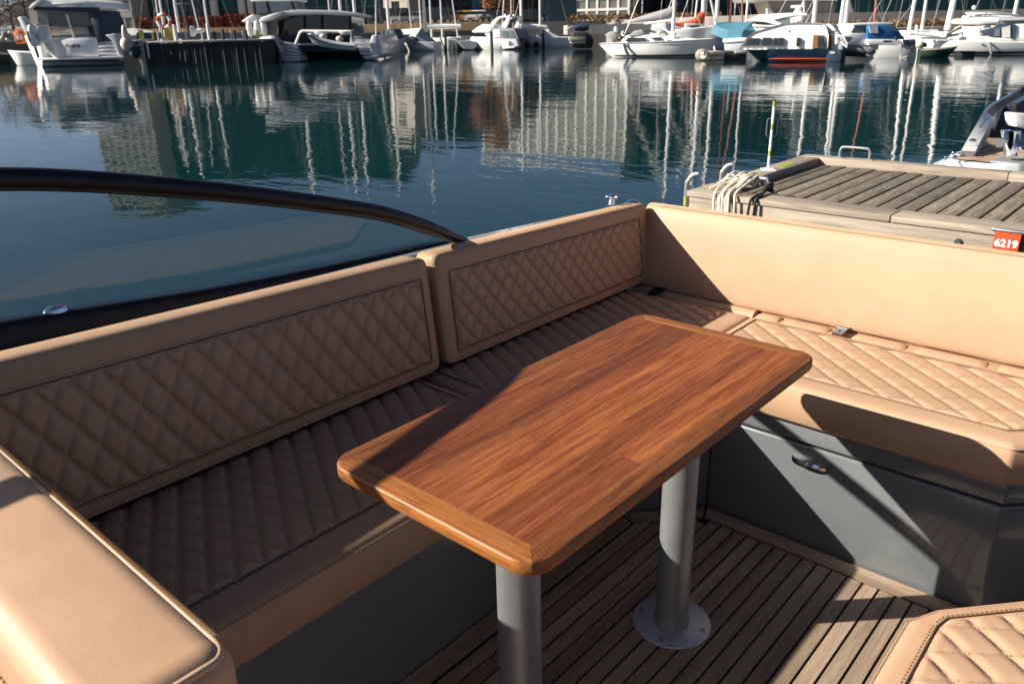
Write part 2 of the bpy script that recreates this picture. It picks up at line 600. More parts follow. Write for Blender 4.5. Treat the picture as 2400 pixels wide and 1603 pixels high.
def pad_mesh(mp, poly, rc, prof):
    """poly counter-clockwise in (s,t); prof = list of (inset, h)"""
    m = MB()
    secs = []
    for d, h in prof:
        q = round_poly(inset_poly(poly, d), max(rc - d, 0.006))
        secs.append([mp(p.x, p.y, h) for p in q])
    m.loft(secs)
    return m

def seam_line(mp, pts, h, r=0.0013, closed=True):
    m = MB()
    P = []
    n = len(pts)
    for i in range(n if closed else n - 1):
        a, b = Vector(pts[i]), Vector(pts[(i + 1) % n])
        L = (b - a).length
        k = max(1, int(L / 0.03))
        P += [a.lerp(b, j / k) for j in range(k)]
    if not closed:
        P.append(Vector(pts[-1]))
    m.tube([mp(p.x, p.y, h) for p in P], r, 5, loop=closed)
    return m

def stitches(m, mp, a, b, h, step=0.0085, L=0.0046, w=0.0011):
    a, b = Vector(a), Vector(b)
    D = b - a
    ln = D.length
    if ln < step:
        return
    D.normalize()
    n = Vector((-D.y, D.x))
    k = int(ln / step)
    for i in range(k):
        c = a + D * (i + 0.5) * step
        p = [c - D * L / 2 - n * w, c + D * L / 2 - n * w, c + D * L / 2 + n * w, c - D * L / 2 + n * w]
        hh = h(c.x, c.y) if callable(h) else h
        q = [Vector(mp(v.x, v.y, hh - 0.001)) for v in p] + [Vector(mp(v.x, v.y, hh + 0.0009)) for v in p]
        m.add(q, [(4, 5, 6, 7), (0, 1, 5, 4), (1, 2, 6, 5), (2, 3, 7, 6), (3, 0, 4, 7)])

def in_poly(p, poly):
    n = len(poly)
    for i in range(n):
        a, b = Vector(poly[i]), Vector(poly[(i + 1) % n])
        e = b - a
        if e.x * (p.y - a.y) - e.y * (p.x - a.x) < 0:
            return False
    return True

def edge_dist(x, y, poly):
    d = 9.0
    n = len(poly)
    for i in range(n):
        a, b = poly[i], poly[(i + 1) % n]
        ex, ey = b[0] - a[0], b[1] - a[1]
        L = math.hypot(ex, ey)
        d = min(d, (ex * (y - a[1]) - ey * (x - a[0])) / L)
    return d

def quilt(parent, mp, poly, dw, dh, amp=0.013, h0=0.003, res=0.0045, ph=(0.0, 0.0), bbox=None):
    """diamond quilting: dw, dh are the diamond's width and height in s and t"""
    xs = [p[0] for p in poly]
    ys_ = [p[1] for p in poly]
    x0, x1, y0, y1 = min(xs), max(xs), min(ys_), max(ys_)
    JR = random.Random(len(poly) * 131 + int(x0 * 1000))
    jt = {}
    def jit(i, j):
        if (i, j) not in jt:
            jt[(i, j)] = JR.uniform(-0.07, 0.07)
        return jt[(i, j)]
    def hh(s, t):
        u = (s - ph[0]) / dw + (t - ph[1]) / dh
        v = (s - ph[0]) / dw - (t - ph[1]) / dh
        a = abs(math.sin(PI * u))
        b = abs(math.sin(PI * v))
        e = min(1.0, max(0.0, edge_dist(s, t, poly) / 0.012))
        e = e * e * (3 - 2 * e)
        q = (1 - (1 - a) ** 2.8) * (0.30 + 0.70 * (1 - (1 - b) ** 2.8)) * (1 + jit(math.floor(u), math.floor(v)))
        return h0 + (amp * q - amp * 0.45) * e - 0.0045 * (1 - e)
    nu = int((x1 - x0) / res)
    nv = int((y1 - y0) / res)
    m = MB()
    idx = {}
    for j in range(nv + 1):
        for i in range(nu + 1):
            s = x0 + (x1 - x0) * i / nu
            t = y0 + (y1 - y0) * j / nv
            if edge_dist(s, t, poly) > -0.0045:
                idx[(i, j)] = len(m.v)
                m.v.append(tuple(mp(s, t, hh(s, t))))
    for j in range(nv):
        for i in range(nu):
            q = [(i, j), (i + 1, j), (i + 1, j + 1), (i, j + 1)]
            if all(c in idx for c in q):
                m.f.append(tuple(idx[c] for c in q))
    o = m.build('quilted_panel', 'leather', parent, smooth=180, fix=True)
    # one family of diagonals shows its stitching
    st = MB()
    k0 = int(math.floor(min((x - ph[0]) / dw - (y - ph[1]) / dh for x in (x0, x1) for y in (y0, y1)))) - 1
    k1 = int(math.ceil(max((x - ph[0]) / dw - (y - ph[1]) / dh for x in (x0, x1) for y in (y0, y1)))) + 1
    for kk in range(k0, k1):
        # s = ph + dw*(kk + (t-ph)/dh)
        pa = pb = None
        N = 120
        for i in range(N + 1):
            t_ = y0 + (y1 - y0) * i / N
            s_ = ph[0] + dw * (kk + (t_ - ph[1]) / dh)
            if edge_dist(s_, t_, poly) > 0.004:
                if pa is None:
                    pa = (s_, t_)
                pb = (s_, t_)
        if pa and pb and pa != pb:
            stitches(st, mp, pa, pb, hh)
    tag(st.build('stitching', 'thread', o, smooth=0, fix=False), kind='stuff')
    sm = seam_line(mp, [tuple(p) for p in poly], h0 - 0.0012, 0.0016)
    sm.build('seam', 'seam', parent, smooth=60)
    es = MB()
    big = inset_poly([Vector(p) for p in poly], -0.006)
    for i in range(len(big)):
        stitches(es, mp, big[i], big[(i + 1) % len(big)], 0.0004)
    tag(es.build('border_stitching', 'thread', parent, smooth=0, fix=False), kind='stuff')
    return o

PROF = lambda th, r=0.018, crown=0.004: [(r * 0.6, -th), (0.0, -th + r * 0.6), (0.0, -r * 1.0), (r * 0.12, -r * 0.55), (r * 0.4, -r * 0.18), (r, 0.0), (r * 2.2, crown * 0.0 + 0.0006)]

# --- port backrests (the seat side under the window)
def zt_side(y):
    return 0.826 - 0.033 * y
def map_side(s, t, h):
    fr = t / 0.33
    zt = zt_side(s)
    z = 0.500 + fr * (zt - 0.500)
    return (-0.765 - 0.036 * fr + h, s, z + h * 0.10)
for (y0, y1, lab) in ((-2.05, -0.030, 'long quilted tan leather backrest under the side window, nearest the camera on the left'),
                      (-0.006, 1.088, 'quilted tan leather backrest under the gunwale, in the corner beside the plain sunlit backrest')):
    th = thing('backrest_cushion', lab, 'cushion', group='quilted backrests along the port side')
    poly = [(y0, 0.0), (y1, 0.0), (y1, 0.33), (y0, 0.33)]
    pm = pad_mesh(map_side, poly, 0.03, PROF(0.085, 0.016))
    pm.build('padding', 'leather', th, smooth=60)
    seam_line(map_side, [tuple(p) for p in round_poly(inset_poly(poly, 0.004), 0.026)], -0.004, 0.0022).build('piping', 'piping', th, smooth=60)
    ye = y1 - (0.034 if y1 < 0.5 else 0.064)
    quilt(th, map_side, [(y0 + 0.05, 0.034), (ye, 0.034), (ye, 0.272), (y0 + 0.05, 0.272)], 0.064 if y1 < 0.5 else 0.060, 0.097 if y1 < 0.5 else 0.075, ph=(ye, 0.034))

# --- plain aft backrest
def map_aft(s, t, h):
    return (s, 1.032 + 0.062 * t / 0.31 - h, 0.472 + t - h * 0.1)
th = thing('backrest_cushion', 'plain smooth tan leather backrest in full sun in front of the wooden dock', 'cushion')
polyA = [(-0.818, 0.0), (1.02, 0.0), (1.02, 0.312), (-0.818, 0.312)]
polyA = polyA
prof = [(0.06, -0.085), (0.026, -0.068), (0.008, -0.046), (0.0, -0.026), (0.003, -0.016), (0.010, -0.008), (0.022, -0.003), (0.045, 0.002), (0.09, 0.006), (0.14, 0.007)]
def map_aft2(s, t, h):       # mirror s so that the outline stays counter-clockwise seen from the front
    return map_aft(s, t, h)
pad_mesh(map_aft2, polyA, 0.032, prof).build('padding', 'leather', th, smooth=70)
m = seam_line(map_aft2, [tuple(p) for p in round_poly(inset_poly(polyA, 0.0005), 0.03)], -0.022, 0.0018)
m.build('piping', 'piping', th, smooth=60)
st = MB()
stitches(st, map_aft2, (-0.76, 0.3065), (0.99, 0.3065), -0.0105, step=0.009, L=0.006)
tag(st.build('stitching', 'thread', th, smooth=0, fix=False), kind='stuff')
for xx, mat in ((-0.690, 'black_trim'), (-0.010, 'steel'), (0.66, 'steel')):
    m = MB()
    m.box(xx - 0.016, xx + 0.016, 0.972, 1.05, 0.488, 0.4915)
    m.box(xx - 0.016, xx + 0.016, 0.968, 0.972, 0.462, 0.4915)
    m.tube([(xx - 0.017, 1.010, 0.494), (xx + 0.017, 1.010, 0.494)], 0.0045, 10)
    h_ = m.build('hinge', mat, th, smooth=40)
    MB().lathe([(0.004, 0), (0.004, 0.002), (0.001, 0.003)], 10, (xx, 0.988, 0.4915)).build('screw', 'screw', h_)

# --- seat cushions
ZS = 0.489
def map_seat(s, t, h):
    return (s, t, ZS + h)
SEATP = PROF(0.112, 0.022)
def map_port(s, t, h):
    return (s, t, 0.477 + h)
for (y0, y1, lab) in ((-2.05, -0.068, 'long quilted dark-shaded seat cushion beside the table, under the nearer backrest'),
                      (-0.060, 0.998, 'quilted shaded seat cushion behind the far half of the table, running into the corner')):
    th = thing('seat_cushion', lab, 'cushion', group='seat cushions along the port side')
    poly = [(-0.862, y0), (-0.302, y0), (-0.302, y1), (-0.862, y1)]
    pad_mesh(map_port, poly, 0.028, SEATP).build('padding', 'leather', th, smooth=60)
    seam_line(map_port, [tuple(p) for p in round_poly(inset_poly(poly, 0.002), 0.026)], -0.0105, 0.0018).build('piping', 'piping', th, smooth=60)
    quilt(th, map_port, [(-0.80, y0 + 0.04), (-0.388, y0 + 0.04), (-0.388, y1 - 0.04), (-0.80, y1 - 0.04)], 0.111, 0.057, ph=(-0.388, y1 - 0.04))
MB().tube([(-0.80, 1.03, 0.452), (-0.31, 1.03, 0.452)], 0.032, 14).build('corner_roll', 'leather', boat)
th = thing('seat_cushion', 'sunlit quilted tan seat cushion below the plain backrest, crossed by the table shadow', 'cushion')
poly = [(-0.298, 0.497), (0.572, 0.497), (0.735, 0.655), (0.735, 0.965), (-0.298, 0.965)]
pad_mesh(map_seat, poly, 0.024, SEATP).build('padding', 'leather', th, smooth=60)
seam_line(map_seat, [tuple(p) for p in round_poly(inset_poly(poly, 0.002), 0.022)], -0.0105, 0.0018).build('piping', 'piping', th, smooth=60)
quilt(th, map_seat, [(-0.263, 0.572), (0.545, 0.572), (0.66, 0.68), (0.66, 0.925), (-0.263, 0.925)], 0.105, 0.085, amp=0.0065, ph=(-0.263, 0.572))
MB().box(-0.30, 0.735, 0.968, 1.10, 0.40, 0.474).build('rear_strip', 'leather', th, bevel=0.008, smooth=50)
for (xa, xb) in ((-0.30, -0.205), (-0.200, -0.036), (0.018, 0.198), (0.203, 0.42), (0.425, 0.62)):
    m = MB()
    n = 12
    secs = []
    for i in range(n + 1):
        u = i / n
        f = (1 - abs(2 * u - 1) ** 6) ** 0.5 if 0 < u < 1 else 0.2
        secs.append([(xa + (xb - xa) * u, 1.012 + 0.042 * (0.7 + 0.3 * f) * math.cos(a), 0.463 + 0.020 * f * math.sin(a)) for a in [2 * PI * k / 12 for k in range(12)]])
    m.loft(secs)
    m.build('rear_bolster', 'leather', th, smooth=70)

# --- backrest of the forward seat, lower left corner of the view
th = thing('backrest_cushion', 'thick sunlit tan leather seat back with a light piping, lower left corner', 'cushion')
m = MB()
m.box(-0.80, 0.193, -1.335, -1.187, 0.30, 0.862)
m.build('padding', 'leather', th, smooth=60, bevel=0.032, seg=6)
pts = [(-0.77, -1.1970, 0.8520), (0.153, -1.1970, 0.8520), (0.17, -1.1995, 0.8510), (0.1805, -1.2085, 0.8510), (0.1828, -1.225, 0.8520), (0.1828, -1.30, 0.8520)]
m = MB()
sp = [Vector((-0.77 + 0.888 * i / 60, -1.1970, 0.8520)) for i in range(60)] + smooth_path([(0.118, -1.1970, 0.8520), (0.138, -1.1970, 0.8520)] + pts[1:-1] + [(0.1828, -1.245, 0.8520), (0.1828, -1.27, 0.8520), (0.1828, -1.30, 0.8520)], 4)
m.tube(sp, 0.0042, 8)
m.build('piping', 'piping', th, smooth=60)
st = MB()
for i in range(0, 262):
    u = -0.76 + i * 0.0036
    if u < 0.156:
        st.obox((u, -1.1940, 0.8555), (0.0013, 0.0008, 0.0008), (0, 0.0016, 0), (0, -0.0012, 0.0020))
tag(st.build('piping_thread', 'piping', th, smooth=0), kind='stuff')
def map_fs(s, t, h):
    return (s, -1.336 - h, t)
quilt(th, map_fs, [(-0.72, 0.36), (0.10, 0.36), (0.10, 0.775), (-0.72, 0.775)], 0.057, 0.111, h0=0.0)

# --- seat cushion at the lower right corner
th = thing('seat_cushion', 'quilted sunlit tan seat cushion with a cut corner, lower right corner', 'cushion')
poly = [(0.568, -1.95), (1.46, -1.95), (1.46, 0.14), (0.905, 0.14), (0.597, -0.205), (0.568, -0.262)]
def map_seat2(s, t, h):
    return (s, t, 0.50 + h)
pad_mesh(map_seat2, poly, 0.02, SEATP).build('padding', 'leather', th, smooth=60)
seam_line(map_seat2, [tuple(p) for p in round_poly(inset_poly(poly, 0.002), 0.018)], -0.0105, 0.0018).build('piping', 'piping', th, smooth=60)
quilt(th, map_seat2, [(0.611, -1.5), (1.38, -1.5), (1.38, 0.085), (0.90, 0.085), (0.618, -0.23), (0.611, -0.26)], 0.100, 0.072, amp=0.008, ph=(0.611, -0.26))

# ================================================================== table
tb = thing('table', 'glossy reddish wooden cockpit table with mitred light border on two grey pedestal legs', 'table')
for nd in MAT['table_wood'].node_tree.nodes:
    if nd.type == 'TEX_COORD':
        nd.object = tb
    if nd.type == 'MATH' and nd.operation == 'MULTIPLY':
        nd.inputs[1].default_value = 0.5
TX0, TX1, TY0, TY1, TZ, TT = -0.250, 0.214, -0.784, 0.197, 0.721, 0.0255
BW = 0.042
ix0, ix1, iy0, iy1 = TX0 + BW, TX1 - BW, TY0 + BW, TY1 - BW
MB().box(ix0 - 0.02, ix1 + 0.02, iy0 - 0.02, iy1 + 0.02, TZ - TT + 0.003, TZ - 0.006).build('core', 'border_wood', tb, smooth=0)
NS = 7
ws = (ix1 - ix0) / NS
cuts_all = []
for i in range(NS):
    cuts = [iy0] + sorted(R.uniform(iy0 + 0.2, iy1 - 0.2) for _ in range(1)) + [iy1]
    for a, b in zip(cuts, cuts[1:]):
        me = MB().box(-ws / 2 + 0.00012, ws / 2 - 0.00012, -(b - a) / 2 + 0.00015, (b - a) / 2 - 0.00015, -0.006, 0.0).mesh('stave', 'table_wood', smooth=0)
        inst(me, 'stave', tb, (ix0 + ws * (i + 0.5), (a + b) / 2, TZ))
# mitred border with rounded outer edge; one piece per side
rc = 0.046
corn = [(TX1 - rc, TY1 - rc, 0), (TX0 + rc, TY1 - rc, PI / 2), (TX0 + rc, TY0 + rc, PI), (TX1 - rc, TY0 + rc, 1.5 * PI)]
inn = [(ix1, iy1), (ix0, iy1), (ix0, iy0), (ix1, iy0)]
for s in range(4):
    c0, c1 = corn[s], corn[(s + 1) % 4]
    o = [(c0[0] + rc * math.cos(c0[2] + a), c0[1] + rc * math.sin(c0[2] + a), inn[s]) for a in [PI / 4 + PI / 4 * k / 5 + 0.004 for k in range(6)]]
    o += [(c1[0] + rc * math.cos(c1[2] + a), c1[1] + rc * math.sin(c1[2] + a), inn[(s + 1) % 4]) for a in [PI / 4 * k / 5 - 0.004 for k in range(6)]]
    secs = []
    for (ox, oy, ip) in o:
        d = Vector((ox - ip[0], oy - ip[1]))
        L = d.length
        d.normalize()
        def P(back, z):
            return (ox - d.x * back, oy - d.y * back, TZ + z)
        secs.append([(ip[0], ip[1], TZ - 0.0001), P(0.0050, 0), P(0.0022, -0.0007), P(0.0007, -0.0022), P(0, -0.0050), P(0, -TT + 0.006), P(0.002, -TT + 0.0015), P(0.006, -TT), (ip[0], ip[1], TZ - TT)])
    MB().loft(secs).build('border', 'border_wood_across' if s in (0, 2) else 'border_wood', tb, smooth=40)
for yy in (0.0, -0.575):
    m = MB()
    m.lathe([(0.0445, 0.006), (0.0445, 0.012), (0.0425, 0.030), (0.0405, 0.036), (0.0405, TZ - TT - 0.001)], 40, (0, yy, 0))
    m.build('leg', 'alu_paint', tb, smooth=40)
    pl = MB().lathe([(0.0975, 0.0018), (0.0980, 0.0035), (0.0965, 0.0062), (0.0955, 0.0066), (0.02, 0.0068)], 56, (0, yy, 0)).build('base_plate', 'plate_metal', tb, smooth=40)
    for k in range(4):
        a = math.radians(12) + k * PI / 2
        cx_, cy_ = 0.079 * math.cos(a), yy + 0.079 * math.sin(a)
        MB().lathe([(0.0066, 0.006), (0.0064, 0.0074), (0.0046, 0.0070), (0.0030, 0.0062), (0.0008, 0.0060)], 14, (cx_, cy_, 0)).build('screw', 'screw', pl, smooth=40)
    MB().lathe([(0.10, TZ - TT - 0.006), (0.10, TZ - TT + 0.0005), (0.03, TZ - TT + 0.0005)], 32, (0, yy, 0)).build('top_flange', 'alu_paint', tb, smooth=40)

# ================================================================== wooden dock behind the stern
t = NT('dock_wood')
p = t.principled(Roughness=0.8)
c = t.coord((60, 4.0, 60))
n = t.n("TexNoise", i_Scale=1.0, i_Detail=8.0, i_Roughness=0.65, i_Distortion=0.8)
t.l(c, n)
r = t.ramp([(0.30, (0.060, 0.048, 0.034)), (0.52, (0.150, 0.122, 0.090)), (0.72, (0.26, 0.22, 0.17))])
t.l(n, r)
c2 = t.coord((3.2, 1.6, 3))
n2 = t.n("TexNoise", i_Scale=1.0, i_Detail=5.0, i_Roughness=0.6)
t.l(c2, n2)
r2 = t.ramp([(0.52, (0, 0, 0)), (0.72, (0.65, 0.65, 0.65))])
t.l(n2, r2)
mx = t.n("Mix", data_type='RGBA')
t.t.links.new(r2.outputs[0], mx.inputs[0])
t.t.links.new(r.outputs[0], mx.inputs[6])
mx.inputs[7].default_value = (0.075, 0.075, 0.032, 1)
c3 = t.coord((9, 7, 9))
n3 = t.n("TexVoronoi", i_Scale=1.0)
t.l(c3, n3)
r3 = t.ramp([(0.045, (1, 1, 1)), (0.075, (0, 0, 0))])
t.l(n3, r3)
n4 = t.n("TexNoise", i_Scale=0.35, i_Detail=1.0)
t.l(c3, n4)
r4 = t.ramp([(0.52, (0, 0, 0)), (0.58, (1, 1, 1))])
t.l(n4, r4)
mm = t.n("Math", operation='MULTIPLY')
t.l(r3, mm)
t.l(r4, mm, 0, 1)
mx2 = t.n("Mix", data_type='RGBA')
t.l(mm, mx2)
t.t.links.new(mx.outputs[2], mx2.inputs[6])
mx2.inputs[7].default_value = (0.55, 0.53, 0.48, 1)
oi = t.n("ObjectInfo")
hs = t.n("HueSaturation")
mr = t.n("MapRange")
mr.inputs[3].default_value = 0.75
mr.inputs[4].default_value = 1.3
t.t.links.new(oi.outputs['Random'], mr.inputs[0])
t.t.links.new(mr.outputs[0], hs.inputs['Value'])
t.t.links.new(mx2.outputs[2], hs.inputs['Color'])
t.t.links.new(hs.outputs[0], p.inputs['Base Color'])
t.bump(n, 0.45, 0.006)
def dock_beam(name, axis):
    t = NT(name)
    p = t.principled(Roughness=0.75)
    c = t.coord((1.6, 22, 22) if axis == 'x' else (22, 1.6, 22))
    n = t.n("TexNoise", i_Scale=1.0, i_Detail=8.0, i_Roughness=0.65, i_Distortion=0.6)
    t.l(c, n)
    r = t.ramp([(0.28, (0.15, 0.12, 0.09)), (0.5, (0.27, 0.22, 0.17)), (0.75, (0.38, 0.32, 0.26))])
    t.l(n, r)
    t.l(r, p)
    t.bump(n, 0.4, 0.005)
dock_beam('dock_beam_x', 'x')
dock_beam('dock_beam_y', 'y')
simple('galvanised', (0.24, 0.25, 0.26), 0.45, metal=0.5, var=0.12, vscale=30)
simple('lime_paint', (0.27, 0.29, 0.03), 0.5)
simple('sign_red', (0.62, 0.055, 0.015), 0.38)
simple('white_paint', (0.80, 0.80, 0.78), 0.4)
simple('rope_white', (0.62, 0.56, 0.45), 0.85, var=0.2, vscale=60, bump=0.6, bscale=160)
simple('rope_black', (0.012, 0.012, 0.013), 0.8, bump=0.5, bscale=160)
simple('float_dark', (0.03, 0.03, 0.03), 0.8)

dock = thing('floating_dock', 'weathered wooden dock with dark plank gaps behind the plain sunlit backrest', 'dock')
DX0, DX1 = -2.24, 2.5
pm = MB().box(-0.0600, 0.0600, -1.03, 1.03, -0.045, 0.0).mesh('plank', 'dock_wood', smooth=30, bevel=0.004)
x = -2.175
while x < DX1:
    o = inst(pm, 'plank', dock, (x, 5.50, 0.100 + R.uniform(-0.003, 0.003)))
    o.rotation_euler = (0, R.uniform(-0.012, 0.012), 0)
    x += 0.140
for (xa, xb) in ((-2.44, -0.862), (-0.855, 1.2), (1.206, 2.5)):
    MB().box(xa, xb, 4.300, 4.535, 0.116, 0.162).build('edge_board', 'dock_beam_x', dock, bevel=0.006)
for (xa, xb) in ((-2.42, 0.35), (0.353, 2.5)):
    MB().box(xa, xb, 4.314, 4.36, -0.085, 0.110).build('side_board', 'dock_beam_x', dock, bevel=0.004)
    MB().box(xa, xb, 4.318, 4.36, -0.28, -0.092).build('side_board', 'dock_beam_x', dock, bevel=0.004)
for (xa, xb) in ((-2.44, -0.60), (-0.594, 2.5)):
    MB().box(xa, xb, 6.535, 6.70, 0.06, 0.165).build('edge_board', 'dock_beam_x', dock, bevel=0.006)
    MB().box(xa, xb, 6.65, 6.695, -0.25, 0.055).build('side_board', 'dock_beam_x', dock, bevel=0.004)
MB().box(-2.44, -2.245, 4.540, 6.531, 0.045, 0.163).build('edge_board', 'dock_beam_y', dock, bevel=0.006)
MB().box(-2.425, -2.38, 4.36, 6.64, -0.25, 0.040).build('side_board', 'dock_beam_y', dock, bevel=0.004)
MB().box(-2.37, 2.45, 4.38, 6.62, -0.6, 0.03).build('float', 'float_dark', dock, bevel=0.02)
m = MB()
x = -2.175
while x < 0.9:
    for yy in (4.60, 5.50, 6.42):
        for dx in (-0.035, 0.035):
            m.lathe([(0.0055, 0.1005), (0.0050, 0.1042), (0.0012, 0.1048)], 7, (x + dx + R.uniform(-0.006, 0.006), yy + R.uniform(-0.02, 0.02), 0))
    x += 0.140
tag(m.build('nail_heads', 'screw', dock, fix=False), kind='stuff')
def ubar(p0, p1, hgt, r=0.011):
    a, b = Vector(p0), Vector(p1)
    d = (b - a).normalized()
    up = Vector((0, 0, 1))
    rr = 0.04
    pts = [a, a + up * (hgt - rr), a + up * (hgt - rr * 0.3) + d * rr * 0.3, a + up * hgt + d * rr, b + up * hgt - d * rr, b + up * (hgt - rr * 0.3) - d * rr * 0.3, b + up * (hgt - rr), b]
    m = MB()
    m.tube(smooth_path(pts, 3), r, 10)
    for q in (a, b):
        m.obox(q + Vector((0, 0, 0.004)), (0.035, 0, 0), (0, 0.03, 0), (0, 0, 0.004))
    return m.build('mooring_bar', 'galvanised', dock)
ubar((-2.25, 4.60, 0.162), (-1.885, 4.60, 0.162), 0.105, 0.014)
ubar((-2.085, 6.64, 0.165), (-1.80, 6.64, 0.165), 0.105, 0.012)
for (hx, hy, zt) in ((-2.62, 4.62, 0.24), (-2.56, 5.12, 0.26)):
    m = MB()
    m.tube(smooth_path([(hx, hy, -0.7), (hx, hy, zt - 0.16), (hx + 0.015, hy, zt - 0.06), (hx + 0.05, hy + 0.01, zt - 0.012), (hx + 0.095, hy + 0.02, zt)], 4), 0.020, 10)
    m.tube([(hx, hy, -0.2), (-2.43, hy, -0.2)], 0.012, 8)
    hk = m.build('fender_post', 'galvanised', dock)
    MB().tube([(hx, hy, -0.03), (hx, hy, 0.045)], 0.0212, 10).build('lime_band', 'lime_paint', hk)
MB().prism([(-2.37, 5.80, 0.1632), (-2.285, 5.80, 0.1632), (-2.285, 6.10, 0.1632), (-2.37, 6.10, 0.1632)], (0, 0, 0.004)).build('lime_plate', 'lime_paint', dock, smooth=0)
m = MB()
m.tube([(-0.416, 4.300, 0.037), (-0.416, 4.318, 0.037)], 0.016, 14)
bo = m.build('bolt', 'steel', dock)
m = MB()
m.lathe([(0.026, 0), (0.026, 0.006), (0.015, 0.006)], 18)
wsr = m.build('washer', 'black_rubber', bo)
wsr.rotation_euler = (PI / 2, 0, 0)
wsr.location = (-0.416, 4.3145, 0.037)

# number sign on its steel rail
def text_mesh(body, size, mat, name, bold=0.0, extrude=0.0008, spacing=1.0, shear=0.0):
    cu = bpy.data.curves.new(name, 'FONT')
    cu.body = body
    cu.size = size
    cu.align_x = 'CENTER'
    cu.align_y = 'CENTER'
    cu.offset = bold
    cu.extrude = extrude
    cu.space_character = spacing
    cu.shear = shear
    cu.resolution_u = 3
    o = bpy.data.objects.new(name, cu)
    COL.objects.link(o)
    dg = bpy.context.evaluated_depsgraph_get()
    me = bpy.data.meshes.new_from_object(o.evaluated_get(dg))
    bpy.data.objects.remove(o, do_unlink=True)
    me.materials.clear()
    me.materials.append(MAT[mat])
    me.name = name
    return me
sg = thing('number_sign', 'red sign with white number 6219 on the dock edge', 'sign', (0, 0, 0))
MB().box(-0.235, 0.30, 4.275, 4.31, 0.148, 0.166).build('rail', 'steel', sg, bevel=0.003)
m = MB()
prof = [(4.2985, 0.150), (4.283, 0.150), (4.272, 0.142), (4.262, 0.045), (4.264, 0.040), (4.268, 0.040), (4.277, 0.139), (4.285, 0.145), (4.2985, 0.145)]
m.prism([(-0.211, a, b) for a, b in prof], (0.143, 0, 0))
m.build('plate', 'sign_red', sg, smooth=40)
MB().box(-0.198, -0.060, 4.279, 4.297, 0.020, 0.142).build('backing_block', 'black_rubber', sg, bevel=0.003)
me = text_mesh('6219', 0.064, 'white_paint', 'number_text', bold=0.0022, spacing=1.02)
o = inst(me, 'number_text', sg, (-0.1395, 4.2645, 0.080))
o.rotation_euler = (PI / 2 - math.atan2(0.010, 0.097), 0, 0)

# boarding pole
bpz = thing('boarding_pole', 'slim white pole with lime bands and a wire handle at the corner of the dock', 'pole', (-2.345, 5.60, 0.163))
MB().lathe([(0.0115, 0.004), (0.0115, 0.60)], 16).build('shaft', 'white_paint', bpz)
m = MB()
m.obox((0, 0.0, 0.0022), (0.05, 0.03, 0), (-0.04, 0.06, 0), (0, 0, 0.0022))
m.build('foot_plate', 'white_paint', bpz, smooth=0)
for z0, z1 in ((0.125, 0.17), (0.355, 0.405), (0.555, 0.603)):
    MB().lathe([(0.0122, z0), (0.0122, z1)], 16).build('lime_band', 'lime_paint', bpz)
MB().lathe([(0.0126, 0.603), (0.0126, 0.609), (0.004, 0.611)], 16).build('cap', 'black_rubber', bpz)
hx = 0.048
m = MB()
ax = Vector((0.744, 0.668, 0))
loopp = [ax * a + Vector((0, 0, b)) for a, b in ((-hx, 0.31), (-hx, 0.44), (-hx + 0.012, 0.452), (hx - 0.012, 0.452), (hx, 0.44), (hx, 0.31), (hx - 0.012, 0.298), (-hx + 0.012, 0.298))]
m.tube(loopp, 0.0042, 8, loop=True)
m.build('wire_handle', 'galvanised', bpz)

# ropes
rp = MB()
RR = random.Random(5)
for i in range(4):
    xx = -2.185 + 0.052 * i + RR.uniform(-0.012, 0.012)
    x2 = xx + RR.uniform(-0.035, 0.05)
    yb = 4.57 + RR.uniform(-0.02, 0.05)
    lo = -0.20 - RR.uniform(0.0, 0.12)
    pts = [(xx + 0.05, 4.66, 0.185 + RR.uniform(0, 0.02)), (xx + 0.03, 4.62, 0.275 + RR.uniform(-0.01, 0.02)), (xx + 0.01, yb - 0.03, 0.262 + RR.uniform(-0.02, 0.02)), (xx - 0.015, 4.40, 0.195 + RR.uniform(0, 0.03)),
           (x2 - 0.03, 4.283, 0.150), (x2 - 0.02, 4.268, 0.06), (x2 - 0.005, 4.272, lo), (x2 + 0.03, 4.27, lo - 0.03), (x2 + 0.055, 4.274, lo + 0.05), (x2 + 0.05, 4.272, 0.10), (x2 + 0.04, 4.30, 0.185), (x2 + 0.05, 4.44, 0.235), (x2 + 0.07, 4.60, 0.285)]
    rp.tube(smooth_path(pts, 5), 0.0098, 8)
for i in range(3):
    a = -2.23 + 0.07 * i
    pts = [(a - 0.07, 4.42, 0.178), (a - 0.03, 4.47, 0.20 + 0.01 * i), (a + 0.03, 4.54, 0.275), (a + 0.06, 4.60, 0.298), (a + 0.09, 4.645, 0.270), (a + 0.08, 4.63, 0.20), (a + 0.03, 4.56, 0.19), (a + 0.0, 4.50, 0.225), (a + 0.05, 4.47, 0.26), (a + 0.11, 4.53, 0.255)]
    rp.tube(smooth_path(pts, 5), 0.0098, 8)
o = rp.build('mooring_rope', 'rope_white')
tag(o, 'tangled white mooring rope draped over the dock edge on a metal bar', 'rope')
rb = MB()
for i in range(4):
    a = 2 * PI * i / 4
    z = 0.178 + 0.018 * i
    rb.tube([(-1.885 + 0.030 * math.cos(b), 4.60 + 0.030 * math.sin(b), z + 0.006 * math.sin(3 * b + i)) for b in [2 * PI * k / 14 for k in range(14)]], 0.0105, 7, loop=True)
rb.tube(smooth_path([(-1.885, 4.57, 0.215), (-1.87, 4.49, 0.185), (-1.865, 4.36, 0.175), (-1.875, 4.285, 0.155), (-1.885, 4.272, 0.06), (-1.90, 4.25, -0.10), (-1.96, 3.6, -0.30)], 5), 0.0105, 7)
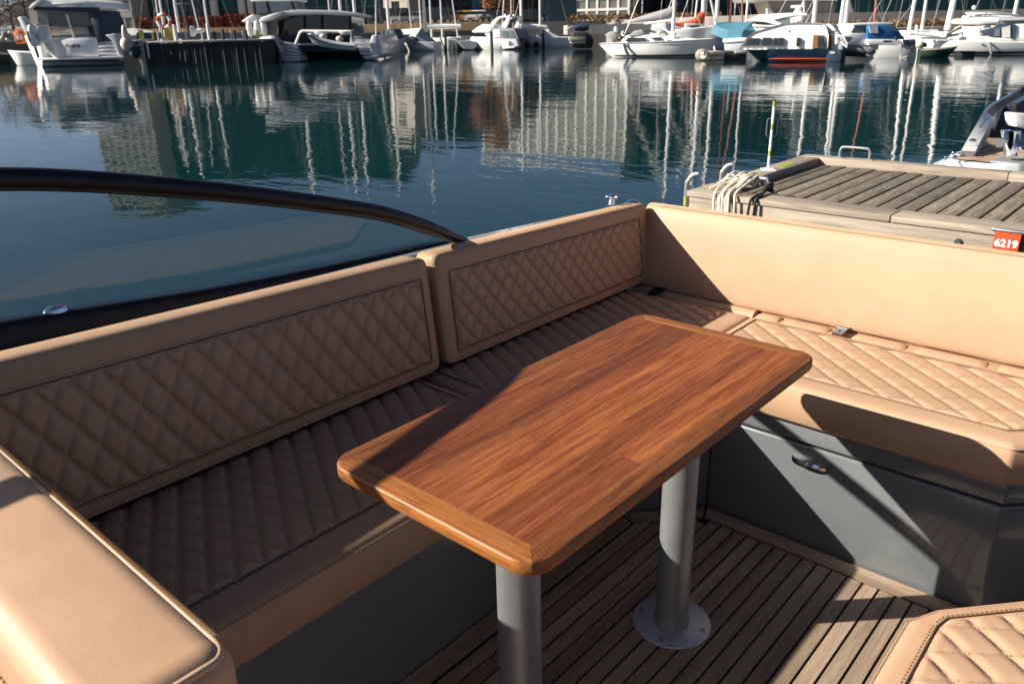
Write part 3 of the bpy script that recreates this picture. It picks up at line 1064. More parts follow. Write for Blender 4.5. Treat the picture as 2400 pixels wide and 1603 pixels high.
rb.tube(smooth_path([(-1.885, 4.58, 0.205), (-1.862, 4.47, 0.183), (-1.838, 4.36, 0.172), (-1.835, 4.286, 0.155), (-1.838, 4.272, 0.05), (-1.84, 4.25, -0.10), (-1.80, 3.6, -0.30)], 5), 0.0105, 7)
rb.tube(smooth_path([(-1.86, 4.61, 0.19), (-1.80, 4.585, 0.155), (-1.72, 4.575, 0.118), (-1.62, 4.60, 0.113), (-1.57, 4.62, 0.112)], 5), 0.009, 7)
tag(rb.build('mooring_rope', 'rope_black'), 'black mooring line knotted round the end of the metal bar on the dock', 'rope')

# ================================================================== far-field frame: u to the right, v away from the camera
FW = Vector((math.sin(YAW), math.cos(YAW), 0))
RT = Vector((math.cos(YAW), -math.sin(YAW), 0))
ROTF = -YAW
def FP(px, py, v):
    d = c_rt * ((px - 1200) / FOC) + c_dn * ((py - 801.5) / FOC) + fwd
    k = v / (d.x * FW.x + d.y * FW.y)
    P = CAM + d * k
    q = P - CAM
    return q.x * RT.x + q.y * RT.y, P.z
def UV(u, v, z=0.0):
    return CAM.x + RT.x * u + FW.x * v, CAM.y + RT.y * u + FW.y * v, z
class Far:
    """A thing out on the water or the shore. Outlines are read at its own distance v (sl = dv/du when it lies
    at an angle) and given real depth d behind that face."""
    def __init__(s, name, label, cat, v, pxc, group=None, sl=0.0):
        s.v = v
        s.sl = sl
        k = math.hypot(1.0, sl)
        s.n = Vector((-sl / k, 1.0 / k, 0))
        s.u0 = FP(pxc, 100, v)[0]
        s.o = thing(name, label, cat, UV(s.u0, v, WL), ROTF, group)
    def p(s, px, py, d=0.0):
        if s.sl == 0.0:
            u, z = FP(px, py, s.v + d)
            return Vector((u - s.u0, d, z - WL))
        a = FP(px, py, 1.0)[0]
        v = (s.v - s.sl * s.u0) / (1.0 - s.sl * a)
        u, z = FP(px, py, v)
        return Vector((u - s.u0, v - s.v, z - WL)) + s.n * d
    def ext(s, name, mat, pts, d0, d1, parent=None, bevel=0.0, smooth=35, seg=2):
        P = [s.p(a, b, d0) for a, b in pts]
        return MB().prism(P, s.n * (d1 - d0)).build(name, mat, parent or s.o, bevel=bevel, smooth=smooth, seg=seg)
    def rect(s, name, mat, x0, y0, x1, y1, d0, d1, parent=None, bevel=0.0):
        return s.ext(name, mat, [(x0, y0), (x1, y0), (x1, y1), (x0, y1)], d0, d1, parent, bevel)
    def tube(s, name, mat, pts, r, parent=None, n=8, sm=0):
        P = [s.p(*q) for q in pts]
        if sm:
            P = smooth_path(P, sm)
        return MB().tube(P, r, n).build(name, mat, parent or s.o)
    def blob(s, name, mat, px, py, d, rx, rz, ry=None, parent=None):
        return MB().ball(s.p(px, py, d), rx, ry or rx, rz).build(name, mat, parent or s.o)
    def loft(s, name, mat, secs, parent=None, smooth=40):
        return MB().loft([[s.p(*q) for q in sec] for sec in secs]).build(name, mat, parent or s.o, smooth=smooth)
    def slab(s, name, mat, pts, vec, parent=None, bevel=0.0, seg=2):
        return MB().prism([s.p(*q) for q in pts], vec).build(name, mat, parent or s.o, bevel=bevel, seg=seg)
    def hull(s, name, mat, xs, xb, yw, beam, H0, H1, oa=0.0, ob=0.0, b2=None, **k):
        A = s.p(xs, yw, beam / 2)
        B = s.p(xb, yw, beam / 2)
        e = Vector((B.x - A.x, B.y - A.y, 0)).normalized()
        A = A + e * oa
        B = B + e * ob
        return hull_mb((A.x, A.y), (B.x, B.y), b2 or beam, H0, H1, **k).build(name, mat, s.o, smooth=50)

# ================================================================== neighbouring boat beyond the dock
simple('boat_white', (0.80, 0.79, 0.77), 0.28, var=0.04, vscale=1.5, coat=0.3)
simple('boat_grey', (0.46, 0.47, 0.50), 0.28, var=0.04, vscale=1.5, coat=0.3)
simple('navy', (0.010, 0.022, 0.045), 0.25, var=0.25, vscale=2, coat=0.4)
simple('dark_glass', (0.012, 0.020, 0.025), 0.06, spec=0.8)
simple('grey_glass', (0.12, 0.15, 0.17), 0.08, spec=0.8)
simple('canvas_grey', (0.24, 0.24, 0.25), 0.8, var=0.12, vscale=2)
simple('canvas_pale', (0.46, 0.45, 0.44), 0.8, var=0.1, vscale=2)
simple('canvas_blue', (0.010, 0.12, 0.30), 0.75, var=0.15, vscale=2)
simple('canvas_teal', (0.055, 0.18, 0.25), 0.75, var=0.15, vscale=1.5)
simple('canvas_navy', (0.012, 0.030, 0.060), 0.7, var=0.2, vscale=2)
simple('canvas_red', (0.44, 0.060, 0.025), 0.75, var=0.15, vscale=2)
simple('canvas_dark', (0.018, 0.020, 0.024), 0.7, var=0.2, vscale=2)
simple('beige_vinyl', (0.52, 0.44, 0.37), 0.6, var=0.1, vscale=2)
simple('mast_alu', (0.66, 0.65, 0.63), 0.38, metal=0.25)
simple('mast_dark', (0.02, 0.02, 0.022), 0.4)
simple('mast_red', (0.30, 0.10, 0.07), 0.5)
simple('timber_dark', (0.022, 0.028, 0.028), 0.85, var=0.5, vscale=1.5, bump=0.3, bscale=20)
simple('timber_pale', (0.36, 0.32, 0.27), 0.85, var=0.2, vscale=3, bump=0.3, bscale=20)
simple('timber_cap', (0.36, 0.34, 0.31), 0.8, var=0.2, vscale=3)
simple('antifoul_red', (0.40, 0.06, 0.03), 0.6)
simple('green_hull', (0.025, 0.045, 0.035), 0.4, var=0.3, vscale=2)
simple('fender_white', (0.78, 0.77, 0.74), 0.5)
simple('orange', (0.55, 0.12, 0.02), 0.6)
simple('brown_door', (0.22, 0.10, 0.035), 0.45, var=0.3, vscale=6)
simple('yellow_rope', (0.50, 0.40, 0.07), 0.8)
simple('rubber_grey', (0.16, 0.17, 0.18), 0.5, var=0.1, vscale=2)
simple('stone_pale', (0.37, 0.34, 0.31), 0.85, var=0.15, vscale=0.7, bump=0.2, bscale=3)
simple('stone_tan', (0.40, 0.27, 0.13), 0.85, var=0.2, vscale=0.6, bump=0.2, bscale=4)
simple('wall_dark', (0.018, 0.028, 0.035), 0.6, var=0.3, vscale=0.2)
simple('wall_light', (0.52, 0.49, 0.44), 0.7, var=0.08, vscale=0.3)
simple('wall_louvre', (0.30, 0.295, 0.275), 0.6, var=0.06, vscale=0.3)
simple('wall_beige', (0.36, 0.32, 0.27), 0.8, var=0.1, vscale=0.3)
simple('frame_white', (0.66, 0.64, 0.60), 0.5)
simple('frame_grey', (0.045, 0.075, 0.080), 0.5)
simple('pane_teal', (0.008, 0.055, 0.062), 0.3, var=0.45, vscale=0.15, spec=0.25)
simple('pane_dark', (0.006, 0.014, 0.020), 0.3, var=0.4, vscale=0.2, spec=0.25)
simple('pane_pale', (0.14, 0.15, 0.125), 0.25, var=0.3, vscale=0.3)
simple('paving', (0.22, 0.20, 0.18), 0.9, var=0.15, vscale=0.2)
simple('reed_brown', (0.17, 0.10, 0.045), 0.9, var=0.4, vscale=1.0)
simple('hedge_red', (0.16, 0.032, 0.018), 0.8, var=0.5, vscale=0.8)
simple('leaf_brown', (0.24, 0.095, 0.035), 0.8, var=0.45, vscale=1.2)
simple('twig_brown', (0.13, 0.085, 0.055), 0.9, var=0.3, vscale=1.2)
simple('bark', (0.07, 0.05, 0.035), 0.9)
simple('car_white', (0.75, 0.75, 0.74), 0.25, coat=0.6)
simple('car_silver', (0.30, 0.32, 0.34), 0.25, metal=0.5, coat=0.6)
simple('car_dark', (0.012, 0.014, 0.018), 0.2, coat=0.6)
simple('car_blue', (0.015, 0.08, 0.22), 0.25, coat=0.6)
simple('car_yellow', (0.60, 0.30, 0.015), 0.3, coat=0.6)
simple('tyre', (0.012, 0.012, 0.012), 0.8)
simple('lens_red', (0.5, 0.02, 0.015), 0.3)

nb = Far('moored_motorboat', 'grey motorboat stern with teak swim platform and raised steel propeller beyond the dock', 'motorboat', 8.3, 2330)
def N(a, b):                       # reading grid of the detail view
    return (2180 + a * 0.1403, 190 + b * 0.1403)
pl = [(-1.36, 7.62), (-0.98, 7.55), (-0.55, 7.75), (-0.40, 9.0), (-1.30, 8.9), (-1.45, 8.15)]
def wl(x, y, z):                   # world to the neighbour's own frame
    q = Vector((x - CAM.x, y - CAM.y, 0))
    return Vector((q.dot(RT) - nb.u0, q.dot(FW) - 8.3, z - WL))
m = MB()
m.prism([wl(a, b, 0.022) for a, b in pl], (0, 0, 0.055))
pf = m.build('swim_platform', 'boat_white', nb.o, bevel=0.012)
ins = inset_poly([Vector(q) for q in pl], 0.03)
c0 = Vector((sum(q[0] for q in pl) / 6, sum(q[1] for q in pl) / 6))
ins = [Vector(q) + (c0 - Vector(q)).normalized() * 0.05 for q in pl]
MB().prism([wl(q.x, q.y, 0.078) for q in ins], (0, 0, 0.004)).build('deck_caulk', 'caulk', pf, smooth=0)
for i in range(9):
    yy = 7.72 + i * 0.125
    xa, xb = -1.36, -0.50
    if i < 2:
        xa, xb = -1.31 + 0.0 * i, -0.70 + 0.1 * i
    MB().prism([wl(xa, yy, 0.0825), wl(xb, yy - 0.05, 0.0825), wl(xb, yy + 0.06, 0.0825), wl(xa, yy + 0.11, 0.0825)], (0, 0, 0.004)).build('teak_strip', 'teak_deck_across', pf, smooth=0)
# coaming sweeping up from the platform
sec = []
C1 = [(520, 1165), (640, 950), (800, 680), (900, 490), (985, 400), (1200, 280), (1500, 130), (1700, 30)]
C2 = [(755, 1178), (850, 990), (960, 800), (1065, 610), (1120, 520), (1300, 390), (1568, 250), (1760, 150)]
DD = [0.0, 0.25, 0.55, 0.85, 1.05, 1.6, 2.4, 3.1]
secs = []
for a, b, d in zip(C1, C2, DD):
    A = nb.p(*N(*a), d)
    B = nb.p(*N(*b), d)
    secs.append([A, B, B + Vector((0.03, 0.10, -0.28)), A + Vector((-0.04, 0.10, -0.9))])
MB().loft(secs).build('coaming', 'boat_white', nb.o, smooth=50)
secs = []
for (a, b, d) in zip(C1[3:], C2[3:], DD[3:]):
    A = nb.p(*N(*a), d)
    B = nb.p(*N(*b), d)
    e = B - A
    up = Vector((0, 0, 0.006))
    secs.append([A + e * 0.30 + up, B - e * 0.04 + up, B - e * 0.04 - up * 2, A + e * 0.30 - up * 2])
MB().loft(secs).build('teak_capping', 'teak_deck', nb.o, smooth=0)
m = MB()
q = nb.p(*N(870, 750), 0.42)
m.obox(q + Vector((0, -0.02, 0.02)), (0.03, 0, 0.045), (0, 0.015, 0), (-0.010, 0, 0.008))
m.obox(q + Vector((0.02, -0.02, 0.02)), (0.03, 0, 0.045), (0, 0.012, 0), (-0.004, 0, 0.004))
m.build('cleat', 'chrome', nb.o, bevel=0.003)
m = MB()
q = nb.p(*N(710, 995), 0.12)
m.ball(q + Vector((0, -0.005, 0)), 0.042, 0.02, 0.020)
m.build('courtesy_light', 'chrome', nb.o)
nb.ext('inner_bulkhead', 'canvas_navy', [N(770, 1170), N(1110, 560), N(1700, 250), N(1700, 1150), N(1240, 1130)], 1.35, 1.45)
nb.ext('side_pad', 'canvas_dark', [N(1040, 780), N(1290, 800), N(1300, 1080), N(1040, 1000)], 1.0, 1.3, bevel=0.03)
nb.rect('speaker', 'black_rubber', *N(1420, 380), *N(1530, 570), 1.2, 1.34, bevel=0.02)
nb.ext('bench_back', 'boat_white', [N(1410, 560), N(1440, 545), N(1720, 560), N(1720, 830), N(1440, 770)], 0.75, 0.95, bevel=0.02)
m = MB()
for a, b in ((270, 1285), (395, 1210)):
    q = nb.p(*N(a, b), -0.25)
    m.ball(q, 0.024, 0.024, 0.024)
    m.tube([q, q + Vector((0.14, 0.05, -0.03))], 0.013, 8)
m.build('platform_fittings', 'chrome', nb.o)
m = MB()
m.prism([wl(-0.98, 7.66, -0.40), wl(-0.70, 7.60, -0.40), wl(-0.40, 7.80, -0.40), wl(-0.40, 8.1, -0.40), wl(-0.95, 8.0, -0.40)], (0, 0, 0.50))
m.build('drive_housing', 'rubber_grey', nb.o, bevel=0.02)
m = MB()
m.prism([wl(-1.6, 7.45, -0.6), wl(0.6, 7.1, -0.6), wl(0.6, 10.5, -0.6), wl(-1.6, 10.5, -0.6)], (0, 0, 0.58))
m.build('hull', 'boat_grey', nb.o, bevel=0.05)
# raised propeller
hub0 = nb.p(*N(1345, 1250), -0.35)
hub1 = nb.p(*N(1350, 830), -0.35)
m = MB()
ax = (hub1 - hub0)
n = 20
prof = [(0.0, 0.060), (0.05, 0.062), (0.5, 0.074), (0.97, 0.088), (1.0, 0.090), (1.0, 0.083), (0.55, 0.066), (0.52, 0.01)]
m.loft([[hub0 + ax * t_ + Vector((r_ * math.cos(2 * PI * k / n), r_ * math.sin(2 * PI * k / n), 0)) for k in range(n)] for t_, r_ in prof])
pr = m.build('propeller_hub', 'chrome', nb.o, smooth=50)
for ang, tilt in ((math.radians(185), 0.10), (math.radians(300), -0.2), (math.radians(35), 0.2)):
    e = Vector((math.cos(ang), math.sin(ang), 0))
    s_ = Vector((-math.sin(ang), math.cos(ang), 0))
    base = hub0 + ax * 0.45
    secs = []
    for i in range(7):
        t_ = i / 6
        w = 0.02 + 0.075 * math.sin(PI * min(t_ * 0.85 + 0.1, 1)) ** 0.8
        c = base + e * (0.06 + 0.20 * t_) + Vector((0, 0, 0.05 * t_ + tilt * 0.1 * t_))
        wv = (s_ * math.cos(0.6 - 0.3 * t_) + Vector((0, 0, 1)) * math.sin(0.6 - 0.3 * t_)) * w
        th_ = Vector((0, 0, 0.004))
        secs.append([c - wv - th_, c + wv - th_, c + wv + th_, c - wv + th_])
    MB().loft(secs).build('propeller_blade', 'chrome', pr, smooth=60)
nb.tube('grab_rail', 'chrome', [(*N(1090, 600), 0.8), (*N(1085, 700), 0.8), (*N(1060, 810), 0.8)], 0.008)
nb.ext('rail_pad', 'black_rubber', [N(1480, 190), N(1520, 120), N(1600, 100), N(1600, 180)], 2.3, 2.36, bevel=0.01)

# ================================================================== shore
def ground_poly(pts, z):
    return [UV(u, v, z) for u, v in pts]
gl_ = FP(1000, 57, 104)[1]
ZG = WL + 2.7
m = MB()
m.prism(ground_poly([(-700, 101), (12, 101), (20, 84), (24, 80), (700, 80), (900, 1400), (-900, 1400)], WL - 1.0), (0, 0, ZG - WL + 1.0 - 0.02))
tag(m.build('ground', 'paving', smooth=0), kind='structure')
def quay(name, label, u0, u1, v0, v1, z0, z1, mat, n, cat='wall', cap=None):
    o = thing(name, label, cat, UV((u0 + u1) / 2, v0, WL), ROTF)
    L = (u1 - u0) / n
    me = MB().box(-L / 2 + 0.01, L / 2 - 0.01, 0, v1 - v0, z0, z1).mesh('panel', mat, smooth=0)
    for i in range(n):
        inst(me, 'panel', o, (u0 + L * (i + 0.5) - (u0 + u1) / 2, 0, 0))
    if cap:
        MB().box(-(u1 - u0) / 2, (u1 - u0) / 2, -0.15, v1 - v0, z1, z1 + 0.12).build('coping', cap, o, smooth=0)
    return o
uL = FP(0, 70, 98)[0] - 40
uM = FP(1185, 66, 98)[0]
za = FP(900, 77, 98)[1] - WL
zb = FP(900, 56.5, 98)[1] - WL
quay('quay_wall', 'long sunlit tan wall of the far quay below the hedge and parked cars', uL, uM, 98.0, 101.2, za, zb, 'stone_tan', 40)
quay('quay_shaded_base', 'shadowed lower part of the far quay below the tan wall, coloured dark', uL, uM, 97.0, 101.2, -0.8, za - 0.02, 'timber_dark', 30, cat='wall')  # dark band of the quay: its shadow is put into the colour
# stone terraces on the right
def terr(name, label, x0, x1, ya, yb, v, dep, mat, n, cat='wall'):
    u0 = FP(x0, ya, v)[0]
    u1 = FP(x1, ya, v)[0]
    xm = (x0 + x1) / 2
    z1 = FP(xm, ya, v)[1] - WL
    z0 = FP(xm, yb, v)[1] - WL
    return quay(name, label, u0, u1, v, v + dep, z0, z1, mat, n, cat)
terr('terrace_wall', 'upper pale stone terrace wall on the right shore', 1880, 2700, 27, 50, 77.0, 4, 'stone_pale', 24)
terr('terrace_wall', 'lower pale stone quay wall behind the white yacht on the right', 1880, 2700, 62, 95, 70.0, 8, 'stone_pale', 24)
terr('terrace_wall', 'pale stone quay edge behind the grey sail cover', 1330, 1690, 56, 78, 92.0, 6, 'stone_pale', 12)
# strip of dry plants between the terraces
def tuft_strip(name, label, cat, u0, u1, v0, v1, z0, h, n, mat, seed, kind=None, size=0.12):
    rr = random.Random(seed)
    m = MB()
    uc = (u0 + u1) / 2
    for i in range(n):
        u = rr.uniform(u0, u1) - uc
        v = rr.uniform(v0, v1) - v0
        z = z0 + h * rr.random() ** 0.7
        a = rr.uniform(0, PI)
        b = rr.uniform(-0.6, 0.6)
        s = size * rr.uniform(0.6, 1.4)
        e = Vector((math.cos(a), math.sin(a), b)) * s
        g = Vector((-math.sin(a) * 0.4, math.cos(a) * 0.4, 1)).normalized() * s * rr.uniform(0.8, 1.6)
        c = Vector((u, v, z))
        m.add([c - e, c + e, c + g], [(0, 1, 2)])
    if kind:
        o = m.build(name, mat, smooth=0, fix=False)
        o.location = UV(uc, v0, WL)
        o.rotation_euler = (0, 0, ROTF)
        return tag(o, label, cat, kind=kind)
    t = thing(name, label, cat, UV(uc, v0, WL), ROTF)
    m.build('foliage', mat, t, smooth=0, fix=False)
    MB().box(u0 - uc, u1 - uc, 0.3, v1 - v0 - 0.3, z0, z0 + h * 0.6).build('stems', 'bark', t, smooth=0)
    return t
z62 = FP(2100, 61, 74)[1] - WL
z52 = FP(2100, 51, 74)[1] - WL
tuft_strip('dry_reeds', 'band of dry brown plants between the two stone terraces', 'plants', FP(1880, 55, 74)[0], FP(2600, 55, 74)[0], 74, 76.5, z62 - 0.3, z52 - z62 + 0.3, 5000, 'reed_brown', 3, 'stuff', 0.16)
z6 = FP(1500, 68, 93)[1] - WL
tuft_strip('dry_reeds', 'band of dry brown plants on the quay edge behind the grey sail cover', 'plants', FP(1330, 60, 97.5)[0], FP(1690, 60, 97.5)[0], 97.5, 99.5, ZG - WL - 0.4, 0.9, 1800, 'reed_brown', 4, 'stuff', 0.16)
# red hedges on the left quay
for i, (xa, xb, top, lab) in enumerate(((318, 470, 43, 'low dark red hedge on the quay behind the life ring'), (472, 520, 42, 'short dark red hedge between the thin masts on the quay'), (528, 604, 37, 'rounded red hedge on the quay left of the catamaran'))):
    zt = FP((xa + xb) / 2, top, 102.5)[1] - WL
    tuft_strip('hedge', lab, 'hedge', FP(xa, 50, 102.5)[0], FP(xb, 50, 102.5)[0], 102.5, 104.0, ZG - WL, zt - (ZG - WL), 2600, 'hedge_red', 20 + i, None, 0.17)

# ------------------------------------------------------------------ buildings
def building(name, label, x0, x1, v, depth, ztop, cols, rows, wall, pane, frame, fw=0.12, fh=0.12, rec=0.12, z0=None, turn=0.0, skip=None):
    u0 = FP(x0, 30, v)[0]
    u1 = FP(x1, 30, v)[0]
    uc = (u0 + u1) / 2
    zb = ZG - WL
    z0 = zb if z0 is None else z0
    o = thing(name, label, 'building', UV(uc, v, WL), ROTF - math.radians(turn))
    W = (u1 - u0) / math.cos(math.radians(turn))
    MB().box(-W / 2, W / 2, rec, depth, zb - 0.2, ztop).build('wall', wall, o, smooth=0)
    MB().box(-W / 2 - 0.2, W / 2 + 0.2, rec - 0.35, depth + 0.2, ztop, ztop + 0.5).build('roof', frame, o, smooth=0)
    cw = W / cols
    ch = (ztop - z0) / rows
    pm = MB().box(-cw / 2 + fw / 2, cw / 2 - fw / 2, 0.0, 0.05, -ch / 2 + fh / 2, ch / 2 - fh / 2).mesh('window', pane, smooth=0)
    for i in range(cols):
        for j in range(rows):
            if skip and skip(i, j):
                continue
            inst(pm, 'window', o, (-W / 2 + cw * (i + 0.5), rec - 0.055, z0 + ch * (j + 0.5)))
    hm = MB().box(-W / 2, W / 2, -0.05, 0.04, -fh / 2, fh / 2).mesh('transom_bar', frame, smooth=0)
    for j in range(rows + 1):
        inst(hm, 'transom_bar', o, (0, 0, z0 + ch * j))
    vm = MB().box(-fw / 2, fw / 2, -0.02, 0.035, 0, ztop - z0).mesh('mullion', frame, smooth=0)
    for i in range(cols + 1):
        inst(vm, 'mullion', o, (-W / 2 + cw * i, 0, z0))
    return o
building('office_building', 'pale building with white horizontal louvres at far left, beside the motor yacht', 168, 312, 116, 14, 22.0, 7, 9, 'wall_beige', 'pane_pale', 'wall_louvre', 0.20, 0.7, turn=6)
b = building('glass_building', 'large teal glass office building behind the left masts', 320, 925, 120, 22, 18.6, 16, 6, 'wall_dark', 'pane_teal', 'frame_grey', 0.16, 0.22)
for i, px in enumerate((505, 570, 592)):
    u = FP(px, 30, 119.4)[0] - (FP(320, 30, 120)[0] + FP(925, 30, 120)[0]) / 2
    MB().lathe([(0.55, ZG - WL), (0.55, 6.5)], 14, (u, -0.8, 0)).build('column', 'wall_light', b)
b = building('stone_building', 'narrow beige stone building with one barred window between teal glass and dark brick', 908, 948, 110, 12, 10.6, 1, 2, 'wall_beige', 'pane_dark', 'wall_beige', 1.2, 2.2, turn=25)
building('dark_building', 'dark brick building behind the parked cars', 949, 1106, 114, 16, 12.6, 6, 4, 'wall_dark', 'pane_dark', 'wall_dark', 0.5, 0.5)
building('blue_building', 'narrow blue glass building end left of the brown tree', 1106, 1128, 113, 12, 12.0, 2, 5, 'navy', 'canvas_teal', 'canvas_navy', 0.1, 0.1)
b = building('grid_building', 'pale building with a white grid facade behind the middle boats', 1120, 1464, 113, 16, 14.8, 15, 9, 'wall_beige', 'pane_pale', 'frame_white', 0.28, 0.30, turn=20, skip=lambda i, j: i < 10 and j < 4)
u_ = (FP(1120, 30, 113)[0] - FP(1464, 30, 113)[0]) / math.cos(math.radians(20))
MB().box(u_ / 2 + 0.3, u_ / 2 - u_ * 10 / 15, -0.09, 0.11, ZG - WL, ZG - WL + (14.8 - ZG + WL) * 4 / 9 - 0.2).build('shopfront', 'pane_dark', b, smooth=0)
building('dark_building', 'tall dark glass building right of the white grid facade', 1466, 1560, 118, 16, 18.4, 5, 6, 'wall_dark', 'pane_dark', 'frame_grey', 0.12, 0.2)
building('dark_building', 'wide dark glass building behind the red sail cover', 1562, 1905, 112, 18, 16.0, 14, 5, 'wall_dark', 'pane_dark', 'frame_grey', 0.12, 0.2)
building('glass_building', 'dark teal glass building with terrace behind the right hand yachts', 1908, 2480, 108, 20, 15.0, 18, 5, 'wall_dark', 'pane_teal', 'frame_grey', 0.14, 0.2)
# white roof wing with triangular end panels above the hard-top cruiser
f = Far('pavilion', 'low pavilion with a white roof edge and grey wall above the cruiser with a radar', 'building', 90, 1850)
f.ext('roof_edge', 'frame_white', [(1757, -8), (1980, -8), (1960, 3), (1770, 3)], 0, 8)
f.ext('wall', 'wall_beige', [(1800, 4), (1955, 6), (1955, 33), (1812, 33)], 0.8, 6)
f.ext('fin_wall', 'frame_white', [(1798, 10), (1815, 34), (1798, 34)], 0.2, 0.6)
f.ext('fin_wall', 'frame_white', [(1985, -30), (2003, 42), (1976, 42)], 0.2, 0.6)
f.ext('floor_plinth', 'stone_pale', [(1790, 34), (2010, 34), (2010, 60), (1790, 60)], 0.1, 8)
f = Far('grey_roof', 'grey gabled roof rising behind the bare trees at far left', 'building', 150, 40)
f.ext('gable', 'canvas_grey', [(-60, 60), (-60, 36), (10, 26), (30, 8), (140, -10), (140, 60)], 0, 14)
f.ext('roof_slab', 'frame_grey', [(8, 26), (30, 7), (150, -13), (150, -10), (30, 10), (12, 27)], -0.6, -0.05)

# ------------------------------------------------------------------ trees
def leaf_tree(name, label, px, v, ztop, zlow, rad, mat, nleaf, seed, leaf=0.16, limbs=9):
    rr = random.Random(seed)
    u = FP(px, 30, v)[0]
    t = thing(name, label, 'tree', UV(u, v, ZG - 0.02), ROTF)
    g = 0.0
    H = ztop - (ZG - WL)
    lo = zlow - (ZG - WL)
    m = MB()
    m.tube([(0, 0, 0), (0.05, 0, lo), (0, 0.05, H * 0.6), (0.05, 0, H * 0.9)], [0.20, 0.16, 0.09, 0.03], 8)
    tips = []
    for k in range(limbs):
        a = 2 * PI * k / limbs + rr.uniform(-0.3, 0.3)
        zs = lo + (H * 0.7 - lo) * rr.random()
        L = rad * rr.uniform(0.6, 0.95)
        e = Vector((math.cos(a) * L, math.sin(a) * L, zs + L * rr.uniform(0.2, 0.8)))
        m.tube([(0, 0, zs), e * 0.5 + Vector((0, 0, zs * 0.55)), e], [0.07, 0.045, 0.015], 6)
        tips += [e, e * 0.6 + Vector((0, 0, zs * 0.45))]
    m.build('trunk', 'bark', t)
    m = MB()
    clumps = []
    for k in range(26):
        a = rr.uniform(0, 2 * PI)
        q = rr.random() ** 0.5
        z = lo + (H - lo) * rr.random()
        w = math.sin(PI * min(1, max(0.1, (z - lo) / (H - lo) * 0.85 + 0.12)))
        clumps.append((Vector((math.cos(a) * rad * q * w, math.sin(a) * rad * q * w, z)), rad * rr.uniform(0.22, 0.42)))
    for i in range(nleaf):
        c, s = clumps[rr.randrange(len(clumps))]
        d = Vector((rr.gauss(0, 1), rr.gauss(0, 1), rr.gauss(0, 1)))
        d = d.normalized() * s * rr.random() ** 0.4
        a = Vector((rr.gauss(0, 1), rr.gauss(0, 1), rr.gauss(0, 1))).normalized() * leaf * rr.uniform(0.6, 1.3)
        b = a.cross(Vector((rr.gauss(0, 1), rr.gauss(0, 1), rr.gauss(0, 1)))).normalized() * leaf * rr.uniform(0.4, 0.8)
        c = c + d
        m.add([c - a, c + b, c + a, c - b], [(0, 1, 2, 3)])
    m.build('crown', mat, t, smooth=0, fix=False)
    return t
leaf_tree('tree', 'broad tree with rusty brown leaves between the blue building end and the grid facade', 1163, 106, 12.5, 4.6, 3.3, 'leaf_brown', 5200, 31, 0.17)
leaf_tree('tree', 'smaller rusty brown tree right of the broad brown tree', 1212, 108, 10.5, 4.3, 2.2, 'leaf_brown', 2600, 32, 0.16)
for i, (px, zt, lab) in enumerate(((22, 8.5, 'bare brown tree at the left edge of the photo, left of the motor yacht'), (58, 9.5, 'bare brown tree just left of the motor yacht canopy'), (-30, 8.0, 'bare brown tree cut by the left edge'), (205, 8.0, 'bare tree in front of the louvred building'))):
    leaf_tree('tree', lab, px, 112 - i, zt, 3.6, 3.0, 'twig_brown', 1800, 40 + i, 0.10, 14)
for i, (px, zt, lab) in enumerate(((1487, 8.5, 'thin bare young tree right of the grid facade'), (1577, 8.0, 'thin bare young tree right of the tall yacht mast'), (1780, 8.0, 'thin bare young tree behind the teal tarpaulin'))):
    leaf_tree('tree', lab, px, 103, zt, 4.2, 1.0, 'twig_brown', 260, 50 + i, 0.09, 10)

